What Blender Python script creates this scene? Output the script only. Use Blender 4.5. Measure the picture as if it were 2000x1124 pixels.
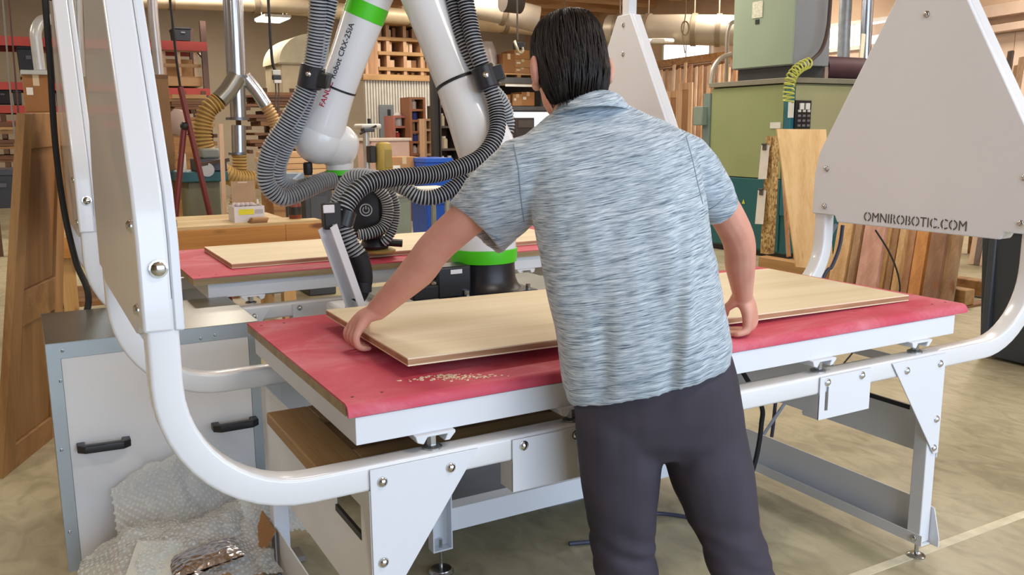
import bpy, bmesh, math, random
from math import sin, cos, pi, radians, sqrt
from mathutils import Vector, Matrix, noise
random.seed(7)
for o in list(bpy.data.objects): bpy.data.objects.remove(o)
SC = bpy.context.scene
COL = SC.collection

# ---------------------------------------------------------------- camera
FPX, PITCH, ROLL, YAW = 1700.4, .17905, -.006975, .50979
CAMP = Vector((-.5693, -1.7457, 1.45))
FW = Vector((sin(YAW)*cos(PITCH), cos(YAW)*cos(PITCH), -sin(PITCH)))
_r0 = Vector((cos(YAW), -sin(YAW), 0)); _u0 = _r0.cross(FW)
RT = _r0*cos(ROLL)+_u0*sin(ROLL); UP = RT.cross(FW)
cam = bpy.data.cameras.new('camera'); camo = bpy.data.objects.new('camera', cam); COL.objects.link(camo)
cam.sensor_width = 36; cam.lens = FPX/2000*36; cam.clip_start = .05; cam.clip_end = 200
mw = Matrix((RT, UP, -FW)).transposed().to_4x4(); mw.translation = CAMP
camo.matrix_world = mw
SC.camera = camo

# ---------------------------------------------------------------- world, lights, exposure
SC.view_settings.view_transform = 'Standard'; SC.view_settings.look = 'None'
SC.view_settings.gamma = 1; SC.view_settings.use_curve_mapping = False
SC.view_settings.exposure = 0.02
wd = bpy.data.worlds.new('world'); SC.world = wd; wd.use_nodes = True
bg = wd.node_tree.nodes['Background']; bg.inputs[0].default_value = (.72, .84, 1, 1); bg.inputs[1].default_value = .7
def area(name, loc, rot, sx, sy, power, colr):
    l = bpy.data.lights.new(name, 'AREA'); l.shape = 'RECTANGLE'; l.size = sx; l.size_y = sy
    l.energy = power; l.color = colr
    o = bpy.data.objects.new(name, l); COL.objects.link(o); o.location = loc; o.rotation_euler = rot
    return o
# daylight through the open loading doors behind the photographer
area('loading_door_daylight', (3.3, -6.0, 2.2), (radians(90), 0, 0), 9.8, 3.6, 490, (.66, .80, 1))
# rows of warm ceiling lamps, some added to brighten left side, right side and background
LAMPS = [(-3.2, .8, 55), (1.4, -1.8, 40), (5.8, -1.8, 42), (1.4, 2.6, 42), (5.8, 2.6, 60), (-3.0, 7.0, 75), (2.6, 7.0, 75), (5.8, 7.0, 80), (10.0, 4.4, 110), (-3.0, 11.0, 95), (1.8, 11.0, 95), (5.8, 11.0, 95), (9.6, 9.0, 120), (3.0, 15.5, 95), (7.5, 15.5, 95)]
for lx, ly, lp in LAMPS:
    area('ceiling_lamp_light', (lx, ly, 4.0), (0, 0, 0), 1.25, .5, lp, (1, .91, .8))

# ---------------------------------------------------------------- helpers
AX = {'X': 0, 'Y': 1, 'Z': 2}
def ray(px, py): return FW+RT*((px-1000)/FPX)+UP*((562-py)/FPX)
def at(px, py, ax, val):
    d = ray(px, py); i = AX[ax]; return CAMP+d*((val-CAMP[i])/d[i])
FH = Vector((sin(YAW), cos(YAW), 0)); RH = Vector((cos(YAW), -sin(YAW), 0))
def PD(px, py, D):
    d = ray(px, py); return CAMP+d*(D/d.dot(FH))
def V(*a): return Vector(a)

class MB:
    def __init__(s): s.v = []; s.f = []; s.m = []; s.mi = 0
    def face(s, ids): s.f.append(tuple(ids)); s.m.append(s.mi)
    def add(s, vs, fs):
        n = len(s.v); s.v += [Vector(v) for v in vs]
        for f in fs: s.face([n+i for i in f])
        return s
    def box(s, lo, hi, M=None):
        x0, y0, z0 = lo; x1, y1, z1 = hi
        vs = [V(x0,y0,z0),V(x1,y0,z0),V(x1,y1,z0),V(x0,y1,z0),V(x0,y0,z1),V(x1,y0,z1),V(x1,y1,z1),V(x0,y1,z1)]
        if M is not None: vs = [M @ v for v in vs]
        return s.add(vs, [(3,2,1,0),(4,5,6,7),(0,1,5,4),(1,2,6,5),(2,3,7,6),(3,0,4,7)])
    def bar(s, p0, p1, w, t, up=V(0,0,1)):
        p0 = Vector(p0); p1 = Vector(p1); d = (p1-p0); L = d.length; d.normalize()
        a = d.cross(up)
        if a.length < 1e-4: a = d.cross(V(0,1,0))
        a.normalize(); b = a.cross(d)
        M = Matrix((a, d, b)).transposed().to_4x4(); M.translation = p0
        return s.box((-w/2, 0, -t/2), (w/2, L, t/2), M)
    def prism(s, poly, ax, a, b):
        i = AX[ax]
        def mk(p, c):
            q = list(p); q.insert(i, c); return V(*q)
        n = len(poly)
        vs = [mk(p, a) for p in poly]+[mk(p, b) for p in poly]
        fs = [tuple(range(n))[::-1], tuple(range(n, 2*n))]+[(k, (k+1) % n, n+(k+1) % n, n+k) for k in range(n)]
        return s.add(vs, fs)
    def loft(s, rings, caps=True, closed=False):
        n = len(rings[0]); k0 = len(s.v)
        for r in rings: s.v += [Vector(p) for p in r]
        m = len(rings)
        for i in range(m if closed else m-1):
            a = k0+i*n; b = k0+((i+1) % m)*n
            for j in range(n): s.face((a+j, a+(j+1) % n, b+(j+1) % n, b+j))
        if caps and not closed:
            s.face([k0+j for j in range(n)][::-1]); s.face([k0+(m-1)*n+j for j in range(n)])
        return s
    def tube(s, pts, r, seg=12, caps=True, closed=False, sect=None, up=None):
        pts = [Vector(p) for p in pts]; n = len(pts)
        rr = r if isinstance(r, (list, tuple)) else [r]*n
        T = []
        for i in range(n):
            if closed: t = pts[(i+1) % n]-pts[i-1]
            else: t = pts[min(i+1, n-1)]-pts[max(i-1, 0)]
            T.append(t.normalized())
        u = up if up else (V(0,0,1) if abs(T[0].z) < .9 else V(1,0,0))
        a = (u-T[0]*u.dot(T[0])).normalized(); rings = []
        for i in range(n):
            a = (a-T[i]*a.dot(T[i])).normalized(); b = T[i].cross(a)
            if sect: ring = [pts[i]+a*(x*rr[i])+b*(y*rr[i]) for x, y in sect]
            else: ring = [pts[i]+(a*cos(2*pi*k/seg)+b*sin(2*pi*k/seg))*rr[i] for k in range(seg)]
            rings.append(ring)
        return s.loft(rings, caps, closed)
    def cyl(s, p0, p1, r0, r1=None, seg=16): return s.tube([p0, p1], [r0, r0 if r1 is None else r1], seg)
    def lathe(s, prof, c, d=V(0,0,1), seg=24):
        c = Vector(c); d = Vector(d).normalized(); u = V(1,0,0) if abs(d.x) < .9 else V(0,1,0)
        a = (u-d*u.dot(d)).normalized(); b = d.cross(a)
        return s.loft([[c+d*h+(a*cos(2*pi*k/seg)+b*sin(2*pi*k/seg))*max(r, 1e-4) for k in range(seg)] for r, h in prof])
    def ball(s, c, rx, ry=None, rz=None, seg=20, M=None):
        ry = rx if ry is None else ry; rz = rx if rz is None else rz; c = Vector(c); R = []
        nn = seg//2
        for i in range(nn+1):
            t = -pi/2+pi*i/nn; q = max(cos(t), .003)
            ring = [V(rx*q*cos(2*pi*k/seg), ry*q*sin(2*pi*k/seg), rz*sin(t)) for k in range(seg)]
            if M is not None: ring = [M @ p for p in ring]
            R.append([c+p for p in ring])
        return s.loft(R)
    def bolt(s, p, d, r=.009):
        d = Vector(d).normalized(); p = Vector(p)
        return s.lathe([(r*1.25, -.002), (r*1.25, .0015), (r, .0018), (r*.93, .005), (r*.6, .0078), (0, .0088)], p, d, 12)
    def build(s, name, mats, parent=None, bevel=0, smooth=35, sub=0, seg=2):
        return mkobj(name, s.v, s.f, s.m, mats, parent, bevel, smooth, sub, seg)

def mkobj(name, vs, fs, ms, mats, parent=None, bevel=0, smooth=35, sub=0, seg=2):
    me = bpy.data.meshes.new(name)
    if parent is not None:
        off = Vector(parent['wl']) if 'wl' in parent else Vector((0,0,0)); loc = Vector((0,0,0))
    else:
        xs = [v.x for v in vs]; ys = [v.y for v in vs]; zs = [v.z for v in vs]
        off = V((min(xs)+max(xs))/2, (min(ys)+max(ys))/2, min(zs)); loc = off
    me.from_pydata([v-off for v in vs], [], fs, shade_flat=False)
    if not isinstance(mats, (list, tuple)): mats = [mats]
    for m in mats: me.materials.append(m)
    if len(mats) > 1: me.polygons.foreach_set('material_index', ms)
    bm = bmesh.new(); bm.from_mesh(me); bmesh.ops.recalc_face_normals(bm, faces=bm.faces); bm.to_mesh(me); bm.free()
    me.set_sharp_from_angle(angle=radians(smooth))
    o = bpy.data.objects.new(name, me); COL.objects.link(o); o.location = loc
    o['wl'] = [off.x, off.y, off.z]
    if parent is not None: o.parent = parent
    if bevel:
        b = o.modifiers.new('bevel', 'BEVEL'); b.width = bevel; b.segments = seg; b.limit_method = 'ANGLE'; b.angle_limit = radians(40)
        b.harden_normals = False
    if sub:
        b = o.modifiers.new('sub', 'SUBSURF'); b.levels = sub; b.render_levels = sub
    return o
def tag(o, label, cat, group=None):
    o['label'] = label; o['category'] = cat
    if group: o['group'] = group
    return o
def struct(o): o['kind'] = 'structure'; return o
def thing(name, label, cat, loc=(0,0,0), group=None):
    o = bpy.data.objects.new(name, None); COL.objects.link(o); o.location = loc
    o.empty_display_size = .1; o['wl'] = list(loc); return tag(o, label, cat, group)
def copy_tree(o, parent=None, d=None):
    c = o.copy(); COL.objects.link(c)
    if parent: c.parent = parent
    if d is not None: c.location = o.location+Vector(d)
    for ch in list(o.children): copy_tree(ch, c)
    return c
def smooth_path(pts, n=8):
    P = [Vector(p) for p in pts]; P = [2*P[0]-P[1]]+P+[2*P[-1]-P[-2]]; out = []
    for i in range(1, len(P)-2):
        a, b, c, d = P[i-1:i+3]
        for k in range(n):
            t = k/n
            out.append(.5*((2*b)+(c-a)*t+(2*a-5*b+4*c-d)*t*t+(3*b-a-3*c+d)*t**3))
    out.append(P[-2]); return out
def resample(pts, step):
    out = [pts[0].copy()]; acc = 0
    for i in range(1, len(pts)):
        a, b = pts[i-1], pts[i]; L = (b-a).length
        if L < 1e-9: continue
        t = step-acc
        while t <= L:
            out.append(a+(b-a)*(t/L)); t += step
        acc = L-(t-step)
    return out

# ---------------------------------------------------------------- materials
def lin(c):
    c = c.lstrip('#'); r = [int(c[i:i+2], 16)/255 for i in (0, 2, 4)]
    return [x/12.92 if x <= .04045 else ((x+.055)/1.055)**2.4 for x in r]+[1]
def newmat(name):
    m = bpy.data.materials.new(name); m.use_nodes = True; nt = m.node_tree
    return m, nt, nt.nodes['Principled BSDF']
def N(nt, t, **kw):
    n = nt.nodes.new(t)
    for k, v in kw.items():
        if hasattr(n, k): setattr(n, k, v)
        else: n.inputs[k].default_value = v
    return n
def coords(nt, scale=(1,1,1), rot=(0,0,0)):
    tc = N(nt, 'ShaderNodeTexCoord'); mp = N(nt, 'ShaderNodeMapping'); mp.inputs['Scale'].default_value = scale; mp.inputs['Rotation'].default_value = rot
    nt.links.new(tc.outputs['Object'], mp.inputs[0]); return mp.outputs[0]
def ramp(nt, fac, stops):
    r = N(nt, 'ShaderNodeValToRGB'); e = r.color_ramp.elements
    while len(e) < len(stops): e.new(.5)
    for i, (p, c) in enumerate(stops): e[i].position = p; e[i].color = lin(c) if isinstance(c, str) else c
    nt.links.new(fac, r.inputs[0]); return r.outputs[0]
def bump(nt, b, h, strength=.2, dist=.01):
    n = N(nt, 'ShaderNodeBump'); n.inputs['Strength'].default_value = strength; n.inputs['Distance'].default_value = dist
    nt.links.new(h, n.inputs['Height']); nt.links.new(n.outputs[0], b.inputs['Normal'])
MC = {}
def mat(c, rough=.5, metal=0, var=.08, scale=6, bmp=0, coat=0):
    key = ('p', c, rough, metal, var, scale, bmp, coat)
    if key in MC: return MC[key]
    m, nt, b = newmat('paint_'+c.strip('#'))
    no = N(nt, 'ShaderNodeTexNoise'); no.inputs['Scale'].default_value = scale; no.inputs['Detail'].default_value = 4
    nt.links.new(coords(nt), no.inputs['Vector'])
    L = lin(c); lo = [x*(1-var) for x in L[:3]]+[1]; hi = [min(1, x*(1+var)) for x in L[:3]]+[1]
    nt.links.new(ramp(nt, no.outputs['Fac'], [(.3, lo), (.7, hi)]), b.inputs['Base Color'])
    b.inputs['Roughness'].default_value = rough; b.inputs['Metallic'].default_value = metal
    if coat: b.inputs['Coat Weight'].default_value = coat
    if bmp: bump(nt, b, no.outputs['Fac'], bmp)
    MC[key] = m; return m
def wood(c1, c2, axis='X', scale=1, rough=.55, knots=False, c3=None):
    key = ('w', c1, c2, axis, scale, knots)
    if key in MC: return MC[key]
    m, nt, b = newmat('wood_'+c1.strip('#'))
    s = {'X': (.6, 9, 9), 'Y': (9, .6, 9), 'Z': (9, 9, .6)}[axis]
    no = N(nt, 'ShaderNodeTexNoise'); no.inputs['Scale'].default_value = 1.6*scale; no.inputs['Detail'].default_value = 6; no.inputs['Distortion'].default_value = .6
    nt.links.new(coords(nt, s), no.inputs['Vector'])
    no2 = N(nt, 'ShaderNodeTexNoise'); no2.inputs['Scale'].default_value = 9*scale; no2.inputs['Detail'].default_value = 3
    nt.links.new(coords(nt, (s[0]*.6, s[1]*2, s[2]*2) if axis == 'X' else (s[0]*2, s[1]*.6, s[2]*2) if axis == 'Y' else (s[0]*2, s[1]*2, s[2]*.6)), no2.inputs['Vector'])
    mx = N(nt, 'ShaderNodeMath', operation='MULTIPLY_ADD'); nt.links.new(no2.outputs['Fac'], mx.inputs[0]); mx.inputs[1].default_value = .35; 
    nt.links.new(no.outputs['Fac'], mx.inputs[2])
    col = ramp(nt, mx.outputs[0], [(.45, c2), (.78, c1)])
    if knots:
        vo = N(nt, 'ShaderNodeTexVoronoi'); vo.inputs['Scale'].default_value = 1
        ks = {'X': (2.2, 9, 7), 'Y': (9, 2.2, 7), 'Z': (7, 7, 2.2)}[axis]
        nt.links.new(coords(nt, ks), vo.inputs['Vector'])
        k = ramp(nt, vo.outputs['Distance'], [(.0, (0,0,0,1)), (.10, (0,0,0,1)), (.2, (1,1,1,1))])
        mm = N(nt, 'ShaderNodeMix', data_type='RGBA'); nt.links.new(k, mm.inputs[0]); mm.inputs[6].default_value = lin(c3 or '#7a4a22'); nt.links.new(col, mm.inputs[7]); col = mm.outputs[2]
    nt.links.new(col, b.inputs['Base Color']); b.inputs['Roughness'].default_value = rough
    bump(nt, b, mx.outputs[0], .08)
    MC[key] = m; return m
def emis(c, st):
    m, nt, b = newmat('glow_'+c.strip('#')); b.inputs['Base Color'].default_value = lin(c)
    b.inputs['Emission Color'].default_value = lin(c); b.inputs['Emission Strength'].default_value = st
    return m
WHITE = mat('#dcdfe4', .38, 0, .012, 3)
WHITEG = mat('#dfe0e2', .25, 0, .01, 3, coat=.3)
ROBW = mat('#e4e5e6', .3, 0, .01, 3, coat=.4)
BLACK = mat('#17171a', .45, 0, .1); BLACKP = mat('#202126', .35, 0, .08); RUBBER = mat('#121214', .7)
STEEL = mat('#b4b6b8', .25, 1, .05, 20); ZINC = mat('#a4a69c', .33, .9, .1, 5); CHROME = mat('#d0d3d6', .12, 1, .02)
DARKST = mat('#4a4c50', .45, .5, .1)
GREEN = mat('#4fce1e', .35, 0, .02)
REDPAD = None
# ================================================================ ROOM
def concrete():
    m, nt, b = newmat('concrete_floor')
    n1 = N(nt, 'ShaderNodeTexNoise'); n1.inputs['Scale'].default_value = .9; n1.inputs['Detail'].default_value = 8; n1.inputs['Roughness'].default_value = .62
    n2 = N(nt, 'ShaderNodeTexNoise'); n2.inputs['Scale'].default_value = 7; n2.inputs['Detail'].default_value = 6; n2.inputs['Distortion'].default_value = 1.2
    nt.links.new(coords(nt), n1.inputs['Vector']); nt.links.new(coords(nt, (1.6, .8, 1)), n2.inputs['Vector'])
    c1 = ramp(nt, n1.outputs['Fac'], [(.3, '#8d8368'), (.5, '#aaa184'), (.7, '#bdb597')])
    c2 = ramp(nt, n2.outputs['Fac'], [(.35, '#857a60'), (.6, '#c2b998')])
    mx = N(nt, 'ShaderNodeMix', data_type='RGBA'); mx.inputs[0].default_value = .35
    nt.links.new(c1, mx.inputs[6]); nt.links.new(c2, mx.inputs[7]); nt.links.new(mx.outputs[2], b.inputs['Base Color'])
    b.inputs['Roughness'].default_value = .45; bump(nt, b, n2.outputs['Fac'], .06); return m
XL, XR, YF, YB, ZC = -7.0, 11.5, -6.4, 19.0, 4.25
struct(MB().box((XL, YF, -.1), (XR, YB, 0)).build('floor', concrete()))
line = MB().box((-5, -.006, 0), (10, .03, .0015)).build('floor_line', mat('#d9d2b8', .6, 0, .15, 14)); struct(line)
WALLM = mat('#b7aa95', .85, 0, .05, 2)
struct(MB().box((XL, YB, 0), (XR, YB+.2, ZC)).build('wall_back', WALLM))
struct(MB().box((XL-.2, YF, 0), (XL, YB, ZC)).build('wall_left', WALLM))
fw = MB(); fw.box((XL, YF-.2, 0), (-1.7, YF, ZC)); fw.box((8.3, YF-.2, 0), (XR, YF, ZC)); fw.box((-1.7, YF-.2, 4.02), (8.3, YF, ZC))
struct(fw.build('wall_front', WALLM))
struct(MB().box((XL, YF, ZC), (XR, YB, ZC+.15)).build('ceiling', mat('#b08d66', .8, 0, .15, 3)))
# right wall of warm boards, with two windows
wr = MB().box((XR, YF, 0), (XR+.2, YB, ZC)).build('wall_right', mat('#c8ab8e', .8, 0, .08, 3)); struct(wr)
for k in range(24):
    y = -2.0+k*.85
    MB().box((XR-.012, y+.006, .02), (XR-.001, y+.844, 2.72)).build('panel', mat(('#d9bda6', '#d2b39b', '#dec4ae')[k % 3], .75, 0, .08, 3), wr)
GLOW = emis('#eef4ff', 3.2)
def window(n, px0, px1, py0, py1, X):
    a = at(px0, (py0+py1)/2, 'X', X); b = at(px1, (py0+py1)/2, 'X', X)
    zt = at((px0+px1)/2, py0, 'X', X).z; zb = at((px0+px1)/2, py1, 'X', X).z
    y0, y1 = sorted((a.y, b.y))
    o = struct(MB().box((X-.012, y0, zb), (X-.005, y1, zt)).build('window_%d' % n, GLOW))
    f = MB(); w = .06
    f.box((X-.05, y0-w, zb-w), (X-.014, y1+w, zb)); f.box((X-.05, y0-w, zt), (X-.014, y1+w, zt+w))
    f.box((X-.05, y0-w, zb), (X-.014, y0, zt)); f.box((X-.05, y1, zb), (X-.014, y1+w, zt))
    f.build('window_frame', mat('#d8d4cc', .6), o)
    MB().box((X-.04, (y0+y1)/2-.015, zb), (X-.014, (y0+y1)/2+.015, zt)).build('mullion', mat('#d8d4cc', .6), o)
window(1, 1300, 1388, 80, 121, XR-.02)
window(2, 1590, 1760, 48, 90, XR-.02)
# wooden ceiling joists over the right half
jm = wood('#c49a6a', '#9c7145', 'X')
for k in range(11):
    y = 7.2+k*1.05
    struct(MB().box((4.2, y, 3.98), (XR, y+.07, ZC)).build('ceiling_joist', jm))
# ceiling lamp fixtures, those of the added lamps included
LM = emis('#fff4e2', 6)
first = None
for j, (lx, ly, lp) in enumerate(LAMPS):
        t = thing('ceiling_lamp', 'long ceiling lamp out of frame, number %s in the rows from the loading door' % ['one', 'two', 'three', 'four', 'five', 'six', 'seven', 'eight', 'nine', 'ten', 'eleven', 'twelve', 'thirteen', 'fourteen', 'fifteen'][j], 'lamp', (lx, ly, 4.018), 'ceiling lamps')
        MB().box((lx-.66, ly-.28, 4.03), (lx+.66, ly+.28, 4.12)).build('housing', mat('#d8d8d4', .5), t)
        MB().box((lx-.63, ly-.25, 4.018), (lx+.63, ly+.25, 4.029)).build('diffuser', LM, t)
        for s in (-.5, .5): MB().cyl((lx+s, ly, 4.12), (lx+s, ly, ZC), .006, seg=6).build('hanger', DARKST, t)
# ================================================================ ROBOT CELL: FRAMES AND TABLES
W, D, HT, XC = 2.154, .9615, .866, 1.077
def redpad():
    m, nt, b = newmat('red_pad')
    n1 = N(nt, 'ShaderNodeTexNoise'); n1.inputs['Scale'].default_value = 3.2; n1.inputs['Detail'].default_value = 8; n1.inputs['Roughness'].default_value = .7; n1.inputs['Distortion'].default_value = .8
    nt.links.new(coords(nt, (.8, 1.5, 1)), n1.inputs['Vector'])
    c = ramp(nt, n1.outputs['Fac'], [(.3, '#be3850'), (.5, '#c94b5f'), (.66, '#d27380'), (.8, '#dda3a8')])
    nt.links.new(c, b.inputs['Base Color']); b.inputs['Roughness'].default_value = .6; bump(nt, b, n1.outputs['Fac'], .05); return m
REDPAD = redpad()
MDF = wood('#a38c66', '#8a744f', 'X', 2)
SQ = []
for cx_, cy_, a0 in ((1,1,0), (-1,1,90), (-1,-1,180), (1,-1,270)):
    for k in range(4):
        a = radians(a0+30*k); SQ.append((cx_*.72+.28*cos(a), cy_*.72+.28*sin(a)))
def station(dy, label):
    t = thing('station_frame', label, 'machine frame', (XC, .48+dy, 0), 'station frames')
    def B(m, name, mats=WHITE, bevel=0, par=None): 
        for v in m.v: v.y += dy
        return m.build(name, mats, par or t, bevel)
    # two bent square tubes: rail with an upright at each end
    R = .27
    for yc in (.01, .935):
        pts = [V(-.362, yc, 1.14), V(-.362, yc, .7+R+.06)]
        for k in range(13): a = pi+pi/2*k/12; pts.append(V(-.362+R+R*cos(a), yc, .7+R+R*sin(a)))
        pts += [V(x, yc, .7) for x in (.05, .5, 1.077, 1.65, 2.1)]
        for k in range(13): a = -pi/2+pi/2*k/12; pts.append(V(2.516-R+R*cos(a), yc, .7+R+R*sin(a)))
        pts += [V(2.516, yc, .7+R+.06), V(2.516, yc, 1.14)]
        B(MB().tube(pts, .030, sect=SQ, up=V(0,1,0)), 'curved_rail', WHITEG)
    # tapered end covers (outer and inner sheet), posts, bolts
    hw = [(.36, 1.05), (.375, 1.078), (.497, 1.078), (.495, 1.25), (.475, 1.345), (.425, 1.435), (.06, 2.085)]
    yc = .4725
    poly = [(yc+d, z) for d, z in hw]+[(yc-d, z) for d, z in reversed(hw)]
    for s, nm in ((-1, 'L'), (1, 'R')):
        f = (lambda x: x) if s < 0 else (lambda x: 2*XC-x)
        a, b, c = f(-.397), f(-.342), f(-.322)
        B(MB().prism(poly, 'X', min(a, b), max(a, b)), 'outer_cover', WHITEG, .006)
        B(MB().prism(poly, 'X', min(b, c)+.0004, max(b, c)-.0004), 'inner_cover', WHITE, .004)
        xp = f(-.362); B(MB().box((xp-.03, yc-.03, 2.0), (xp+.03, yc+.03, 3.2)), 'post', WHITEG, .006)
        for (y, z) in ((.04, 1.114), (.04, 1.276), (.904, 1.114), (.904, 1.276), (yc, 1.87), (yc, 2.03)):
            B(MB().bolt((c, y, z), (-s, 0, 0), .011), 'bolt', CHROME)
        for (y, z) in ((.04, 1.114), (.04, 1.276)): B(MB().bolt((a, y, z), (s, 0, 0), .011), 'bolt', CHROME)
        B(MB().bolt((f(-.362), -.0268, 1.2), (0, -1, 0), .014), 'bolt', CHROME)
    # legs, gussets, side plates, low beams, feet
    for s in (0, 1):
        f = (lambda x: x) if s == 0 else (lambda x: 2.053-x)
        def bx(m, x0, y0, z0, x1, y1, z1): m.box((min(f(x0), f(x1)), y0, z0), (max(f(x0), f(x1)), y1, z1)); return m
        for yl, yo in ((-.02, -1), (.915, 1)):
            B(bx(MB(), .036, yl, .06, .086, yl+.05, .672), 'leg', WHITE, .003)
            yg = -.0245 if yo < 0 else .9655
            pl = [(f(x), z) for x, z in ((.034, .722), (.30, .722), (.262, .668), (.058, .378), (.034, .378))]
            B(MB().prism(pl, 'Y', yg-.002, yg+.002), 'gusset_plate', WHITE, .0015)
            for (x, z) in ((.062, .69), (.228, .69), (.058, .5), (.06, .4)):
                B(MB().bolt((f(x), yg+.002*yo, z), (0, yo, 0), .010), 'bolt', CHROME)
            # foot
            fx = f(.061); fy = yl+.025
            ft = B(MB().cyl((fx, fy, .008), (fx, fy, .07), .007, seg=10), 'foot_screw', STEEL)
            B(MB().lathe([(.03, 0), (.031, .004), (.024, .009), (.01, .012), (0, .012)], (fx, fy, 0), seg=20), 'foot_disc', STEEL, 0, ft)
        sp = MB()
        if s == 0: y0, y1, z0, z1 = .04, .225, .535, .615
        else: y0, y1, z0, z1 = .09, .42, .5, .64
        for a in ((-.022, .36, y0, .672), (y1, .36, .967, .672), (y0, .36, y1, z0), (y0, z1, y1, .672)):
            bx(sp, .032, a[0], a[1], .0355, a[2], a[3])
        B(sp, 'side_plate', WHITE)
        tr = MB(); bx(tr, .030, y0, z0-.004, .038, y1, z0+.012); B(tr, 'edge_trim', BLACK)
        lb = MB(); bx(lb, .040, .03, .055, .044, .915, .2); bx(lb, .044, -.03, .055, .085, .97, .059); bx(lb, .085, -.03, .055, .089, .97, .092)
        B(lb, 'low_beam', WHITE)
        for y in (.0, .93): B(MB().bolt((f(.089), y, .075), (1 if s == 0 else -1, 0, 0), .01), 'bolt', CHROME)
        B(MB().prism([(-.055, .05), (.03, .05), (.03, .2), (-.03, .18), (-.055, .08)], 'X', min(f(.03), f(.034)), max(f(.03), f(.034))), 'foot_bracket', WHITE)
    # slotted hanging brackets on the front and rear rails
    for x0, flip in ((1.433, 0), (.391, 0)):
        for yg, yo in ((-.0245, -1), (.9695, 1)):
            m = MB(); x1 = x0+.222; sx = x0+.03 if x0 > 1 else x1-.03; w = .007
            for a in ((x0, .593, sx-w, .724), (sx+w, .593, x1, .724), (sx-w, .593, sx+w, .618), (sx-w, .692, sx+w, .724)):
                m.box((a[0], yg-.002, a[1]), (a[2], yg+.002, a[3]))
            B(m, 'slotted_bracket', WHITE)
            m = MB().box((x0, min(yg, yg-yo*.06), .593), (x0+.003, max(yg, yg-yo*.06), .67)); B(m, 'bracket_flange', WHITE)
            for x in (x0+.03, x0+.18): B(MB().bolt((x, yg+.002*yo, .706), (0, yo, 0), .01), 'bolt', CHROME)
    return t
st_near = station(0, 'white tubular robot station frame around the near red table, lettered end cover')
st_far = station(1.9185, 'white tubular robot station frame around the far red table behind the robot')
# cut lettering on the inner cover of the near right end
def text_mesh(txt, size, bold=0):
    cu = bpy.data.curves.new('t', 'FONT'); cu.body = txt; cu.size = size; cu.offset = bold; cu.resolution_u = 3; cu.space_character = 1.0
    o = bpy.data.objects.new('t', cu); COL.objects.link(o)
    dg = bpy.context.evaluated_depsgraph_get(); me = bpy.data.meshes.new_from_object(o.evaluated_get(dg))
    vs = [v.co.copy() for v in me.vertices]; fs = [tuple(p.vertices) for p in me.polygons]
    bpy.data.objects.remove(o); bpy.data.curves.remove(cu); bpy.data.meshes.remove(me)
    return vs, fs
LETTER = mat('#4f4a44', .7)
vs, fs = text_mesh('OMNIROBOTIC.COM', .052)
w0 = max(v.x for v in vs); sx = .458/w0
XI = 2*XC+.322-.0012
o = mkobj('lettering', [V(XI, .697-v.x*sx, 1.068+v.y*1.05) for v in vs], fs, [], LETTER, st_near)
o['label'] = 'cut out lettering OMNIROBOTIC.COM'
TX = 'OMNIROBOTIC.COM'
def tw(n): return max([v.x for v in text_mesh(TX[:n], .052)[0]]) if n else 0
for i, ch in enumerate(TX):
    if ch not in 'OBRC': continue
    xm_ = (tw(i)+tw(i+1))/2+.0015
    MB().box((XI-.0012, .697-xm_*sx-.0022, 1.064), (XI-.0003, .697-xm_*sx+.0022, 1.112)).build('stencil_bridge', WHITE, o)
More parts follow.
